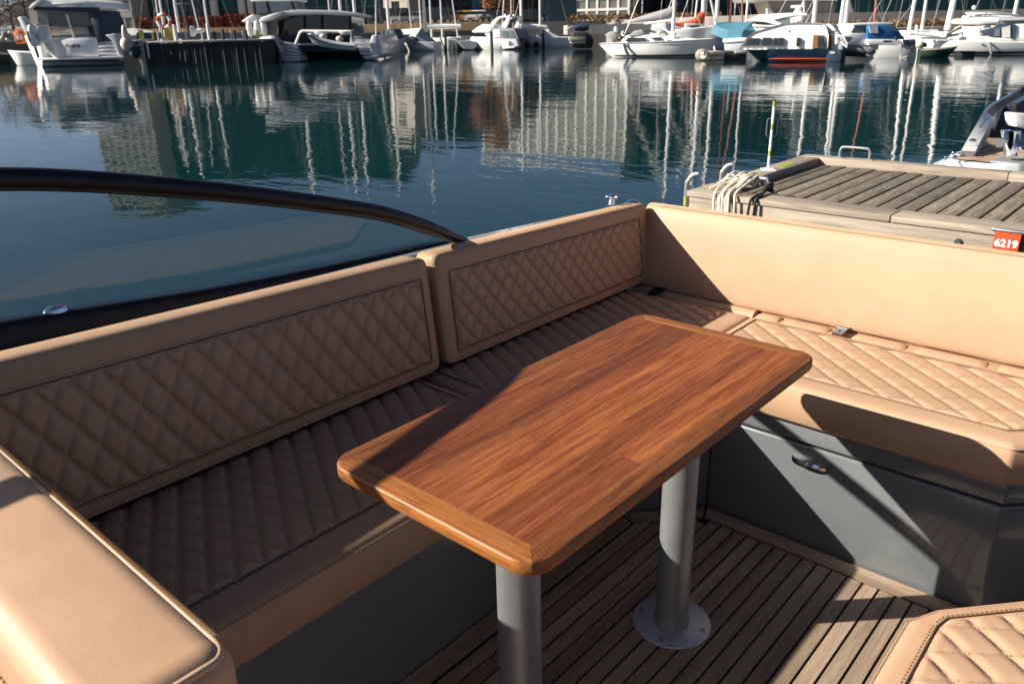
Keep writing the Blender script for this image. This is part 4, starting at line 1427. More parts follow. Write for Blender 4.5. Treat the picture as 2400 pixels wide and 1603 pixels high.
# ------------------------------------------------------------------ street lamps, cars
def lamp(px, label, v=104, h=7.0, globe=False):
    u = FP(px, 30, v)[0]
    t = thing('street_lamp', label, 'lamp', UV(u, v, ZG - 0.02), ROTF)
    MB().tube([(0, 0, 0), (0, 0, h)], [0.08, 0.05], 8).build('post', 'mast_alu', t)
    MB().lathe([(0.10, h), (0.30, h + 0.18), (0.30, h + 0.26), (0.05, h + 0.34)], 12).build('lamp_head', 'frame_white', t)
for px, h, lab in ((1198, 4.2, 'short white street lamp right of the brown tree'), (1505, 5.4, 'street lamp with flat round head right of the grid facade'), (1722, 4.8, 'street lamp left of the red leaning mast'), (1790, 4.6, 'street lamp behind the cruiser with a radar')):
    lamp(px, lab, 103.5, h)
def car(px, label, paint, van=False, v=102.6):
    u = FP(px, 50, v)[0]
    t = thing('parked_car', label, 'car', UV(u, v, ZG - 0.02), ROTF, 'cars parked on the far quay')
    H = 1.9 if van else 1.45
    L = 2.1
    if van:
        side = [(-L, 0.3), (L, 0.3), (L, 1.0), (L - 0.35, 1.15), (L - 0.8, H), (-L + 0.1, H), (-L, 1.2)]
    else:
        side = [(-L, 0.3), (L, 0.3), (L, 0.75), (L - 0.9, 0.92), (L - 1.6, H), (-L + 0.9, H), (-L + 0.25, 0.98), (-L, 0.9)]
    MB().prism([(a, 0, b) for a, b in side], (0, 1.75, 0)).build('body', paint, t, bevel=0.09, seg=3)
    if van:
        win = [(-L + 0.3, 1.15), (L - 0.5, 1.15), (L - 0.9, H - 0.12), (-L + 0.3, H - 0.12)]
    else:
        win = [(-L + 0.55, 0.98), (L - 1.15, 0.98), (L - 1.68, H - 0.1), (-L + 0.98, H - 0.1)]
    MB().prism([(a, -0.012, b) for a, b in win], (0, 0.03, 0)).build('window', 'dark_glass', t, smooth=0)
    for xx in (-1.3, 1.3):
        m = MB()
        m.tube([(xx, -0.02, 0.32), (xx, 0.2, 0.32)], 0.32, 16)
        w = m.build('wheel', 'tyre', t)
        MB().tube([(xx, -0.03, 0.32), (xx, -0.01, 0.32)], 0.19, 12).build('rim', 'steel', w)
    MB().box(-L - 0.01, -L + 0.1, 0.1, 0.35, 0.7, 0.85).build('tail_light', 'lens_red', t)
    MB().box(L - 0.1, L + 0.01, 0.1, 0.4, 0.6, 0.75).build('headlight', 'frame_white', t)
for px, lab, paint, van in ((905, 'black car parked behind the catamaran roof end', 'car_dark', False), (928, 'black van parked below the beige stone building', 'car_dark', True), (950, 'white car parked between a black van and a blue car', 'car_white', False), (972, 'blue car parked below the dark brick building', 'car_blue', False), (1003, 'white and grey car parked behind the tall white mast', 'car_silver', False),
                            (1038, 'black van parked in the middle of the row of cars', 'car_dark', True), (1075, 'silver car parked left of the yellow car', 'car_silver', False), (1100, 'yellow car parked on the far quay', 'car_yellow', False), (1128, 'white car parked right of the yellow car', 'car_white', False), (1165, 'dark car parked under the brown tree', 'car_dark', False), (1245, 'dark car parked in front of the grid facade', 'car_dark', False)):
    car(px, lab, paint, van)

# ================================================================== boats in the harbour
def hull_mb(A, B, beam, H0, H1, draft=0.2, stern=0.8, rake=0.5, srake=0.0, full=2.3, n=14):
    """lofted hull from stern point A to bow point B (local x,y), sheer height H0 aft to H1 at the bow"""
    A, B = Vector((A[0], A[1], 0)), Vector((B[0], B[1], 0))
    e = (B - A)
    L = e.length
    e.normalize()
    nn = Vector((-e.y, e.x, 0))
    secs = []
    for i in range(n + 1):
        s = i / n
        if s < 0.42:
            b = stern + (1 - stern) * math.sin(PI / 2 * s / 0.42)
        else:
            b = max(0.015, 1 - ((s - 0.42) / 0.58) ** full)
        b *= beam / 2
        H = H0 + (H1 - H0) * s ** 1.6
        dk = -draft * (1 - s ** 4)
        prof = [(0.0, dk), (0.62 * b * (1 - 0.3 * s), dk * 0.75), (b * (0.9 - 0.30 * s), 0.10 * H), (b * (0.97 - 0.12 * s), 0.55 * H), (b, H), (b * 0.94 - 0.0, H + 0.03), (0.0, H + 0.06)]
        row = []
        for w, z in prof:
            off = rake * (z / H1 - 1.0) * s ** 3 + srake * (1 - z / max(H0, 0.1)) * (1 - s) ** 3
            row.append(A + e * (L * s + off) + nn * w + Vector((0, 0, z)))
        for w, z in prof[-2:0:-1]:
            off = rake * (z / H1 - 1.0) * s ** 3 + srake * (1 - z / max(H0, 0.1)) * (1 - s) ** 3
            row.append(A + e * (L * s + off) - nn * w + Vector((0, 0, z)))
        secs.append(row)
    return MB().loft(secs)

def mast_h(px, py, v):
    """height of a mast top whose mirror image ends at this pixel"""
    return WL - FP(px, py, v)[1]

def mast(f, px, h, d=0.0, r=0.075, mat='mast_alu', base=1.0, lean=0.0, spread=True):
    q = f.p(px, 60, d)
    m = MB()
    d = q.y
    m.tube([(q.x, d, base), (q.x + lean, d, h)], [r, r * 0.75], 10)
    o = m.build('mast', mat, f.o)
    if spread:
        s = MB()
        for k in (0.42, 0.70):
            z = base + (h - base) * k
            x = q.x + lean * k
            s.tube([(x - 0.65, d, z), (x, d, z + 0.05), (x + 0.65, d, z)], 0.025, 6)
        for sx in (-1, 1):
            s.tube([(q.x + sx * 0.9, d, base), (q.x + lean * 0.7 + sx * 0.65, d, base + (h - base) * 0.70), (q.x + lean, d, h - 0.2)], 0.006, 4)
            s.tube([(q.x + sx * 3.2, d, base), (q.x + lean, d, h - 0.1)], 0.006, 4)
        s.build('rigging', 'mast_alu', o)
    return o

# ---- A: motor yacht seen from astern, far left
f = Far('motor_yacht', 'white motor yacht seen from astern with dark blue canopy and boarding gangway, far left', 'yacht', 62.5, 190)
q0 = f.p(97, 159)
q1 = f.p(288, 156)
m = hull_mb(((q0.x + q1.x) / 2, 1.2), ((q0.x + q1.x) / 2 - 3.0, 17), q1.x - q0.x + 0.1, 1.95, 2.7, 0.4, 0.95, 1.0, 0, 2.6)
m.build('hull', 'boat_white', f.o, smooth=50)
f.rect('platform_base', 'navy', 98, 143, 288, 158, 0.25, 1.6, bevel=0.05)
f.ext('swim_platform', 'boat_white', [(86, 137), (290, 132), (292, 138), (88, 143)], -0.05, 1.7, bevel=0.05)
tp = f.ext('transom', 'boat_white', [(119, 93), (226, 90), (231, 133), (124, 136)], 0.9, 1.4, bevel=0.08)
for (pts, nm) in (([(228, 99), (262, 97), (277, 132), (233, 133)], 'steps'), ([(94, 105), (116, 103), (124, 135), (98, 136)], 'steps')):
    for k in range(4):
        t0, t1 = k / 4, (k + 0.72) / 4
        a, b, c, d = pts
        L = lambda p, r, t: (p[0] + (r[0] - p[0]) * t, p[1] + (r[1] - p[1]) * t)
        f.ext('step', 'boat_grey', [L(a, d, t0), L(b, c, t0), L(b, c, t1), L(a, d, t1)], 0.75 - 0.16 * k + 0.3, 1.7, bevel=0.03)  # white steps painted grey for the shade on the stern
f.slab('quarter', 'boat_white', [(56, 84, 3.6), (80, 80, 0.7), (94, 104, 0.5), (101, 137, 0.3), (99, 159, 0.4), (88, 159, 1.4), (70, 118, 2.6)], (0.5, 0.6, 0), bevel=0.06, seg=3)
f.ext('quarter', 'boat_grey', [(246, 83), (270, 79), (287, 133), (289, 156), (284, 156), (277, 132), (262, 97)], 0.3, 2.8, bevel=0.10, seg=3)  # shaded side of the white hull, shade put in as grey
f.ext('hull_window', 'dark_glass', [(78, 110), (84, 108), (92, 134), (88, 138)], 0.24, 0.34)
cp = f.ext('canopy_roof', 'boat_white', [(66, 20), (84, 4), (100, -2), (200, -2), (222, 6), (229, 18), (227, 23), (72, 22)], 1.0, 6.5, bevel=0.12, seg=3)
f.ext('canopy_valance', 'canvas_navy', [(80, 17), (228, 18), (228, 27), (205, 30), (110, 26), (78, 24)], 0.92, 1.3)
f.ext('side_curtain', 'beige_vinyl', [(66, 24), (108, 26), (115, 62), (121, 93), (103, 98), (86, 88), (74, 66)], 1.05, 1.2)
f.ext('window', 'dark_glass', [(110, 27), (157, 28), (162, 61), (116, 62)], 1.06, 1.2)
f.ext('window', 'dark_glass', [(160, 28), (206, 29), (214, 62), (166, 61)], 1.06, 1.2)
f.ext('vinyl_window', 'grey_glass', [(86, 28), (105, 28), (110, 60), (90, 60)], 1.01, 1.04)
f.ext('post', 'boat_white', [(153, 34), (158, 34), (176, 92), (171, 92)], 0.96, 1.05)
f.ext('seat_back', 'beige_vinyl', [(114, 64), (204, 63), (210, 81), (120, 84)], 1.2, 1.7, bevel=0.1)
f.ext('side_curtain', 'canvas_navy', [(205, 26), (229, 24), (244, 62), (258, 98), (228, 100), (214, 66)], 0.95, 4.5, bevel=0.06)
f.rect('cockpit_interior', 'canvas_navy', 112, 60, 232, 95, 2.2, 4.5)
f.ext('roof_rail', 'boat_white', [(100, 9), (198, 6), (200, 10), (100, 13)], 0.8, 0.95, bevel=0.02)
f.ext('roof_wing', 'boat_white', [(66, 20), (74, 10), (96, -4), (100, 2), (84, 14), (70, 23)], 0.7, 1.0, bevel=0.04)
gw = f.ext('gangway', 'boat_white', [(40, 42), (47, 39), (54, 43), (82, 90), (90, 106), (80, 112), (70, 108), (58, 78)], -0.4, 0.3, bevel=0.06)
f.ext('gangway_slot', 'dark_glass', [(61, 74), (65, 74), (72, 98), (69, 99)], -0.43, -0.38, gw)
f.tube('rail', 'steel', [(78, 62, 0.4), (88, 58, 0.4), (94, 75, 0.4), (92, 92, 0.4)], 0.04, sm=4)
f.tube('rail', 'steel', [(228, 37, 2.5), (248, 40, 2.5), (262, 55, 2.5), (268, 78, 2.5)], 0.04, sm=4)
f.blob('fender', 'fender_white', 74, 70, -0.2, 0.30, 0.42)
f.blob('fender', 'fender_white', 103, 82, 0.2, 0.45, 0.62)
MB().loft([[f.p(106 + a, 95, 0.3) + Vector((0.25 * w * math.cos(t), 0.25 * w * math.sin(t), -z)) for t in [2 * PI * k / 10 for k in range(10)]] for z, w, a in ((-0.05, 0.3, 3), (0.1, 1.0, 3), (0.5, 1.1, 7), (0.95, 0.8, 12), (1.30, 0.25, 17))]).build('fender', 'fender_white', f.o)
me = text_mesh('Andria', 0.42, 'canvas_navy', 'boat_name', bold=0.004, extrude=0.01, shear=0.25)
o = inst(me, 'boat_name', tp, f.p(169, 108, 0.86))
o.rotation_euler = (PI / 2, 0, 0)

# ---- B: boats at the left edge
f = Far('small_boat', 'small white boat with orange gear on deck, left of the motor yacht', 'boat', 68, 50)
f.hull('hull', 'boat_white', 76, 22, 136, 2.0, 0.95, 1.15, oa=-1.0, stern=0.9)
f.ext('deck_cover', 'orange', [(30, 78), (38, 72), (50, 72), (52, 102), (36, 104)], 0.5, 1.3, bevel=0.08)
f.ext('engine_cover', 'boat_white', [(38, 82), (46, 80), (50, 92), (40, 94)], 0.3, 0.5, bevel=0.05)
f.tube('rail', 'orange', [(28, 78, 0.3), (40, 70, 0.3), (52, 69, 0.3)], 0.05)
f = Far('workboat', 'dark workboat with clutter on deck at the left edge of the photo', 'boat', 72, 8)
f.hull('hull', 'canvas_dark', 34, -50, 122, 2.4, 0.8, 1.2, stern=0.9)
f.ext('wheelhouse', 'boat_grey', [(-20, 100), (-18, 72), (8, 68), (14, 98)], 0.6, 2.0, bevel=0.06)
f.ext('window', 'dark_glass', [(-14, 84), (-12, 75), (5, 73), (8, 84)], 0.55, 0.62)
for k, (x, y, r) in enumerate(((6, 92, 0.3), (14, 82, 0.35), (20, 94, 0.28), (26, 88, 0.3), (24, 78, 0.2))):
    f.blob('deck_gear', 'rubber_grey' if k % 2 else 'beige_vinyl', x, y, 0.5, r, r * 0.8)
f.tube('rail', 'steel', [(0, 78, 0.2), (18, 66, 0.2), (32, 72, 0.2)], 0.03)

# ---- C: timber jetty
f = Far('timber_jetty', 'dark timber-piled jetty between the motor yacht and the catamaran', 'jetty', 58.6, 470)
x0, x1 = f.p(340, 158).x, f.p(618, 150).x
zt = f.p(470, 95).z
n = 46
pm = MB().lathe([(0.095, -1.0), (0.10, 0.8), (0.09, zt - 0.12)], 9).mesh('pile', 'timber_dark', smooth=60)
for i in range(n):
    o = inst(pm, 'pile', f.o, (x0 + (x1 - x0) * (i + 0.5) / n, R.uniform(-0.03, 0.03), R.uniform(-0.04, 0.0)))
    o.rotation_euler = (R.uniform(-0.01, 0.01), R.uniform(-0.02, 0.02), R.uniform(0, 3))
MB().box(x0, x1, 0.12, 9.0, -1, zt - 0.25).build('core', 'timber_dark', f.o, smooth=0)
MB().box(x0 - 0.1, x1 + 0.05, -0.16, 9.0, zt - 0.115, zt).build('deck', 'timber_cap', f.o, bevel=0.02)
cpz = f.ext('corner_post', 'timber_pale', [(309, 95), (333, 94), (344, 158), (333, 160)], -0.25, 0.6, bevel=0.03)
for a, b in ((320, 102), (326, 112), (318, 112), (329, 122)):
    f.blob('bolt', 'black_rubber', a, b, -0.27, 0.09, 0.09, 0.05, cpz)
f.ext('tide_board', 'frame_white', [(341, 98), (346, 98), (352, 138), (348, 139)], -0.14, -0.11)
for a, b in ((0, 0), (6.0, 0.0)):
    f.ext('lime_marker', 'lime_paint', [(323 + a, 71), (328 + a, 71), (332 + a, 92), (327 + a, 92)], 0.0, 0.06)
f.ext('lime_marker', 'lime_paint', [(354, 78), (358, 77), (361, 92), (357, 93)], 0.3, 0.36)
f.ext('lime_marker', 'lime_paint', [(600, 72), (606, 72), (608, 88), (601, 89)], 0.0, 0.06)
for (x, ya, w, mat) in ((412, 58, 0.12, 'frame_white'), (490, 56, 0.12, 'frame_white'), (371, 76, 0.07, 'timber_cap'), (408, 76, 0.07, 'timber_cap'), (436, 75, 0.07, 'timber_cap'), (474, 77, 0.07, 'timber_cap'), (503, 74, 0.1, 'timber_dark'), (523, 69, 0.1, 'timber_dark'), (550, 72, 0.1, 'timber_dark'), (577, 71, 0.12, 'timber_dark'), (520, 72, 0.06, 'timber_cap'), (543, 70, 0.06, 'timber_cap'), (570, 72, 0.06, 'timber_cap')):
    p0 = f.p(x + 1, 92, 0.6)
    p1 = f.p(x - 2, ya, 0.6)
    MB().tube([(p0.x, 0.6, zt), (p0.x, 0.6, p1.z)], w, 8).build('post', mat, f.o)
f.rect('back_wall', 'canvas_navy', 320, 77, 600, 92, 5.0, 5.3)
for (x, y, d, r, mat) in ((297, 104, -0.5, 0.42, 'beige_vinyl'), (316, 124, -0.45, 0.36, 'canvas_navy'), (292, 86, -0.5, 0.0, 'orange')):
    if r:
        f.blob('fender', mat, x, y, d, r, r * 1.1)
    else:
        f.blob('fender', 'beige_vinyl', x + 2, y, d, 0.22, 0.75)
f.rect('fender_wall', 'canvas_dark', 290, 95, 340, 160, 0.7, 2.0)
o = Far('rope_coil', 'coils of yellow rope hung on posts on the jetty', 'rope', 59.2, 395)
m = MB()
for k in range(6):
    c = o.p(384 + 3.2 * k, 82)
    m.tube([(c.x + 0.16 * math.cos(t), 0.03 * k, c.z + 0.42 * math.sin(t)) for t in [2 * PI * j / 12 for j in range(12)]], 0.035, 5, loop=True)
m.build('coil', 'yellow_rope', o.o)
o.tube('post', 'timber_cap', [(381, 93, 0), (379, 60, 0)], 0.05)
o = Far('life_ring', 'red and white life ring on its stand on the jetty', 'life ring', 60, 384)
c = o.p(384, 50)
for k in range(8):
    a0 = 2 * PI * k / 8
    m = MB()
    m.tube([(c.x + 0.42 * math.cos(a0 + PI / 4 * j / 4), 0, c.z + 0.42 * math.sin(a0 + PI / 4 * j / 4)) for j in range(5)], 0.13, 8)
    m.build('ring_segment', 'canvas_red' if k % 2 else 'fender_white', o.o)
o.tube('stand', 'mast_alu', [(386, 92, 0.15), (384, 40, 0.15)], 0.06)
o = Far('sail_bag', 'white rolled sail bag lying on the jetty between two masts', 'bag', 60, 458)
o.ext('bag', 'fender_white', [(443, 62), (449, 61), (454, 70), (470, 67), (476, 70), (472, 77), (456, 79), (450, 88), (445, 84)], 0, 0.5, bevel=0.08, seg=3)

# ---- D: power catamaran with dinghy
f = Far('catamaran', 'power catamaran with grey roof, dark saloon glass and stepped sterns, beside the jetty', 'catamaran', 61.5, 750)
f.slab('port_hull_side', 'boat_white', [(608, 88, 6.0), (638, 84, 1.6), (666, 139, 0.4), (660, 146, 0.5), (640, 147, 2.2), (614, 122, 5.4)], (0.6, 1.2, 0), bevel=0.05, seg=3)
f.rect('port_hull', 'boat_grey', 640, 100, 700, 147, 2.5, 11)
f.ext('starboard_hull_side', 'boat_grey', [(871, 84), (884, 81), (893, 107), (893, 131), (886, 139), (874, 138), (866, 104)], 0.2, 11, bevel=0.12, seg=3)
for pts, d in (([(655, 97), (696, 105), (702, 121), (702, 139), (668, 140)], 0), ([(829, 92), (871, 92), (877, 108), (878, 132), (846, 131)], 0)):
    a, b, c1_, c, d_ = pts
    for k in range(5):
        t0, t1 = k / 5, (k + 0.78) / 5
        L = lambda p, r, t: (p[0] + (r[0] - p[0]) * t, p[1] + (r[1] - p[1]) * t)
        f.ext('step', 'boat_grey', [L(a, d_, t0), L(b, c, t0), L(b, c, t1), L(a, d_, t1)], 1.2 - 0.26 * k, 3.0, bevel=0.03)
f.ext('stern_platform', 'boat_grey', [(660, 139), (703, 138), (702, 145), (668, 147)], -0.2, 2.5, bevel=0.05)
f.ext('stern_platform', 'boat_grey', [(848, 132), (886, 131), (886, 139), (858, 141)], -0.2, 2.5, bevel=0.05)
f.ext('hull_wedge', 'boat_grey', [(637, 84), (643, 86), (670, 136), (664, 140)], 0.6, 1.0, bevel=0.02)
f.rect('bridge_deck', 'canvas_navy', 690, 104, 850, 122, 1.8, 11)
f.rect('tunnel_shade', 'canvas_dark', 690, 122, 850, 150, 4.0, 10)  # dark block stands in for the shaded void between the hulls
f.ext('deck_edge', 'boat_grey', [(655, 96), (700, 103), (830, 101), (830, 106), (698, 108), (655, 101)], 1.4, 2.0, bevel=0.03)
gp = f.rect('saloon_glass', 'dark_glass', 652, 34, 824, 98, 3.2, 9.0)
for x in (653, 711, 752, 818):
    f.rect('door_frame', 'black_trim', x, 36, x + 5, 97, 3.1, 3.3, gp)
f.ext('side_glass', 'grey_glass', [(616, 55), (652, 42), (646, 83), (628, 82)], 2.2, 2.35)
f.rect('cockpit_bulwark', 'canvas_dark', 650, 82, 826, 104, 2.0, 2.4)
f.ext('roof', 'boat_grey', [(606, 54), (608, 46), (640, 34), (664, 27), (700, 23.5), (790, 25), (827, 33), (828, 38), (745, 35), (665, 37), (640, 47)], 1.0, 10.0, bevel=0.12, seg=3)
f.ext('roof_pad', 'boat_white', [(565, 51), (580, 40), (593, 33), (601, 44), (603, 53), (575, 54)], 1.4, 4.0, bevel=0.1, seg=3)
f.ext('roof_front', 'boat_white', [(607, 53), (611, 42), (642, 32), (665, 27), (655, 36), (636, 47)], 0.9, 1.1, bevel=0.04)
f.ext('flybridge_screen', 'grey_glass', [(594, 4), (690, 3), (694, 22), (660, 26), (598, 33)], 3.0, 6.0)
for pa in ([(622, 4), (627, 4), (634, 29), (629, 30)], [(680, 3), (684, 3), (692, 24), (688, 25)], [(592, 4), (596, 4), (600, 34), (596, 35)]):
    f.ext('screen_post', 'black_trim', pa, 2.9, 3.02)
f.ext('flybridge_roof', 'boat_white', [(584, -6), (692, -6), (692, 3), (586, 4)], 2.7, 6.5, bevel=0.05)
f.tube('davit', 'boat_white', [(693, 104, 0.6), (704, 76, 0.2), (708, 74, 0.0), (822, 75, 0.0), (824, 100, 0.5)], 0.10)
f.ext('console', 'boat_white', [(593, 62), (599, 54), (610, 54), (610, 82), (594, 84)], 1.8, 2.2, bevel=0.05)
for x in (585, 603, 618):
    f.blob('fender', 'fender_white', x, 68, 1.5, 0.25, 0.6)
f = Far('inflatable_dinghy', 'grey inflatable dinghy hanging across the stern of the catamaran', 'dinghy', 60.6, 780)
for dd in (0.0, 1.1):
    pts = [f.p(722, 84, dd), f.p(728, 84, dd), f.p(745, 94, dd), f.p(775, 103, dd), f.p(805, 108, dd), f.p(833, 110, dd)]
    MB().tube(smooth_path(pts, 4), [0.12] * 4 + [0.24] * 17, 10).build('tube', 'boat_grey', f.o)
    MB().tube([p + Vector((0, -0.20 if not dd else 0.2, 0)) for p in smooth_path(pts, 4)], 0.06, 6).build('rubbing_strake', 'canvas_navy', f.o)
f.ext('keel', 'boat_grey', [(724, 86), (745, 98), (800, 111), (833, 112), (828, 117), (790, 116), (750, 110), (732, 102)], 0.05, 1.05, bevel=0.08)
for pts in ([(736, 76), (741, 72), (763, 73), (764, 80), (740, 86)], [(794, 76), (798, 73), (818, 73), (819, 81), (800, 84)]):
    f.ext('seat', 'boat_white', pts, 0.2, 0.9, bevel=0.06)
for x, y in ((757, 87), (796, 92)):
    f.blob('cushion', 'beige_vinyl', x, y, 0.2, 0.28, 0.2)
f.ext('console', 'canvas_navy', [(742, 82), (760, 81), (764, 96), (750, 95)], 0.3, 0.9, bevel=0.04)

# ---- E, F: cuddy boat and covered boat
f = Far('cabin_boat', 'small grey cabin boat with a dark framed canopy right of the catamaran', 'boat', 86, 912, sl=-0.4)
f.hull('hull', 'boat_grey', 893, 942, 120, 2.0, 1.0, 1.3, oa=-0.5)
f.ext('canopy', 'canvas_navy', [(887, 80), (892, 70), (918, 69), (924, 78), (926, 97), (888, 97)], 0.4, 1.9, bevel=0.06)
f.ext('window', 'grey_glass', [(892, 76), (904, 74), (905, 91), (892, 92)], 0.36, 0.42)
f.ext('window', 'grey_glass', [(908, 74), (917, 73), (922, 90), (909, 91)], 0.36, 0.42)
f.blob('bow_light', 'fender_white', 919, 102, -0.2, 0.2, 0.16)
f.tube('mooring_post', 'timber_dark', [(907, 122, -0.6), (906, 72, -0.6)], 0.13)
f = Far('covered_boat', 'boat under a pale grey tarpaulin tent with its shaded end coloured dark blue', 'boat', 87, 970, sl=-0.4)
f.hull('hull', 'boat_grey', 1014, 934, 119, 2.4, 0.85, 1.25)
P = f.p
secs = [[P(918, 71, 0.9), P(924, 84, 0.4), P(934, 97, 0.2), P(934, 97, 2.0), P(924, 84, 1.8)], [P(976, 66, 1.1), P(972, 84, 0.3), P(968, 104, 0.0), P(968, 104, 2.4), P(972, 84, 2.0)]]
MB().loft(secs).build('tarpaulin', 'canvas_pale', f.o, smooth=0)
secs = [[P(976, 66.2, 1.1), P(972.5, 84, 0.3), P(968.5, 104, 0.0), P(968.5, 104, 2.4), P(972.5, 84, 2.0)], [P(1012, 101, 1.1), P(1012, 102, 0.6), P(1012, 104, 0.2), P(1012, 104, 2.0), P(1012, 102, 1.6)]]
MB().loft(secs).build('tarpaulin_shaded_side', 'canvas_navy', f.o, smooth=0)  # side of the grey tarp away from the sun, shade painted as navy
for y in (87, 92):
    o = f.blob('fender', 'fender_white', 962, y, 0.0, 0.32, 0.12)
m = MB()
c = f.p(932, 89, -0.1)
m.tube([(c.x + 0.20 * math.cos(t), -0.1, c.z + 0.24 * math.sin(t)) for t in [2 * PI * j / 14 for j in range(14)]], 0.06, 6, loop=True)
m.build('tyre_fender', 'tyre', f.o)

# ---- sailboats and small craft of the middle row
def sailboat(label, v, xa, xb, ywl, hull, mx, hm, mr=0.075, boom=None, group=None, beam=2.6, H=(0.9, 1.2), cabin=True, lean=0.0, mastmat='mast_alu', extra=None, spread=True):
    f = Far('sailboat', label, 'sailboat', v, (xa + xb) / 2, group)
    a, b = f.p(xa, ywl), f.p(xb, ywl)
    f.hull('hull', hull, xa, xb, ywl, beam, H[0], H[1], draft=0.3, stern=0.75, rake=0.6)
    if cabin:
        L = b.x - a.x
        m = MB()
        m.loft([[(a.x + L * s, beam / 2 + w, H[0] + z) for w, z in ((-0.7 * k, -0.05), (-0.62 * k, 0.38 * k), (0, 0.46 * k), (0.62 * k, 0.38 * k), (0.7 * k, -0.05))] for s, k in ((0.28, 1.0), (0.45, 1.0), (0.62, 0.8), (0.72, 0.35))])
        cb = m.build('cabin', hull, f.o, smooth=40)
        MB().box(a.x + L * 0.32 if L > 0 else a.x + L * 0.55, a.x + L * 0.55 if L > 0 else a.x + L * 0.32, beam / 2 - 0.70, beam / 2 - 0.64, H[0] + 0.10, H[0] + 0.26).build('window', 'dark_glass', cb, smooth=0)
    mast(f, mx, hm, beam / 2, mr, mastmat, H[0], lean, spread)
    if boom:
        (p0, p1, mat, r) = boom
        A, B = f.p(*p0, beam / 2), f.p(*p1, beam / 2)
        MB().tube([A, A.lerp(B, 0.5) + Vector((0, 0, -0.02)), B], [r, r * 1.1, r * 0.8], 10).build('furled_sail', mat, f.o)
    return f
sailboat('white sailboat with sail furled in a white tube, right of the covered boat', 91, 1112, 1000, 115, 'boat_white', 996, mast_h(1028, 472, 91), 0.16, ((1001, 63), (1080, 62.5), 'fender_white', 0.26))
f = Far('small_boat', 'small white motorboat with grey transom turned to the camera, left of the flybridge cruiser', 'boat', 88, 1095)
secs = [[f.p(1076, 98, 0.0), f.p(1098, 95.5, 0.0), f.p(1116, 98, 0.0), f.p(1118, 110, 0.0), f.p(1108, 116, 0.0), f.p(1090, 115, 0.0)], [f.p(1066, 97, 2.5), f.p(1090, 95, 2.5), f.p(1110, 97, 2.5), f.p(1110, 110, 2.5), f.p(1104, 116, 2.5), f.p(1086, 115, 2.5)], [f.p(1050, 94, 5.5), f.p(1054, 94, 5.5), f.p(1056, 94, 5.5), f.p(1056, 108, 5.2), f.p(1056, 113, 5.0), f.p(1054, 113, 5.0)]]
MB().loft(secs).build('hull', 'boat_grey', f.o, smooth=40)
f.ext('windscreen', 'grey_glass', [(1078, 90), (1084, 84), (1102, 84), (1106, 92)], 2.4, 2.6)
f.tube('mooring_post', 'timber_dark', [(1063, 120, -1.0), (1064, 104, -1.0)], 0.12)
f = Far('dinghy', 'dark covered dinghy between two black mooring posts in the middle row', 'dinghy', 90, 1050)
f.hull('hull', 'boat_white', 1072, 1030, 116, 2.0, 1.0, 1.3)
f.ext('cover', 'canvas_dark', [(1034, 86), (1046, 77), (1060, 78), (1070, 88)], 0.4, 1.6, bevel=0.1)
f.tube('mooring_post', 'timber_dark', [(1045, 120, -1.2), (1043, 74, -1.2)], 0.15)

f = Far('flybridge_cruiser', 'white flybridge cruiser with a swept radar arch and grey aft canopy', 'cruiser', 87, 1150, sl=-0.5)
secs = []
for (x, y0, y1, d0, d1) in ((1084, 92, 112, 1.6, 1.9), (1100, 89, 114, 0.7, 2.8), (1125, 90, 116, 0.1, 3.4), (1172, 92, 116, 0.0, 3.6), (1182, 93, 114, 0.0, 3.6)):
    secs.append([f.p(x, y0, d0), f.p(x, (y0 + y1) / 2, d0 + 0.05), f.p(x, y1 + 2, d0 + 0.5), f.p(x, y1 + 2, d1 - 0.5), f.p(x, (y0 + y1) / 2, d1 - 0.05), f.p(x, y0, d1)])
MB().loft(secs).build('hull', 'boat_white', f.o, smooth=40)
f.ext('cabin', 'boat_white', [(1096, 91), (1112, 76), (1150, 74), (1172, 78), (1174, 93), (1110, 93)], 0.4, 3.1, bevel=0.08)
f.ext('window', 'dark_glass', [(1102, 86), (1111, 78), (1130, 78), (1136, 87)], 0.35, 0.42)
f.ext('flybridge', 'boat_white', [(1101, 75), (1118, 63), (1128, 57), (1146, 60), (1152, 68), (1144, 78), (1106, 78)], 0.3, 3.2, bevel=0.1, seg=3)
for d in (0.3, 3.0):
    f.ext('radar_arch', 'boat_white', [(1140, 66), (1150, 52), (1160, 43), (1168, 39), (1172, 41), (1162, 50), (1154, 64), (1148, 70)], d, d + 0.25, bevel=0.03)
    f.ext('radar_arch', 'boat_white', [(1184, 40), (1192, 39), (1192, 45), (1187, 60), (1183, 67), (1174, 66), (1180, 54)], d, d + 0.25, bevel=0.03)
f.ext('arch_top', 'boat_white', [(1166, 39), (1192, 38), (1192, 41), (1168, 42)], 0.3, 3.2, bevel=0.03)
for x, y in ((1167, 36), (1177, 38), (1188, 37)):
    f.blob('nav_light', 'fender_white', x, y, 1.6, 0.12, 0.12)
f.ext('aft_canopy', 'canvas_grey', [(1150, 67), (1202, 68), (1212, 92), (1172, 93), (1152, 90)], 0.3, 3.3, bevel=0.06)
f.ext('window', 'boat_white', [(1152, 72), (1168, 71), (1170, 88), (1154, 88)], 0.24, 0.31)
f.ext('window', 'grey_glass', [(1174, 73), (1184, 73), (1188, 89), (1175, 89)], 0.24, 0.31)
f.ext('window', 'grey_glass', [(1187, 73), (1199, 73), (1205, 89), (1191, 89)], 0.24, 0.31)
f.ext('transom', 'boat_grey', [(1175, 92), (1212, 92), (1219, 108), (1214, 113), (1182, 114)], -0.3, 0.3, bevel=0.04)
f.ext('platform', 'boat_white', [(1180, 110), (1216, 108), (1214, 113), (1182, 115)], -0.9, 0.0, bevel=0.04)
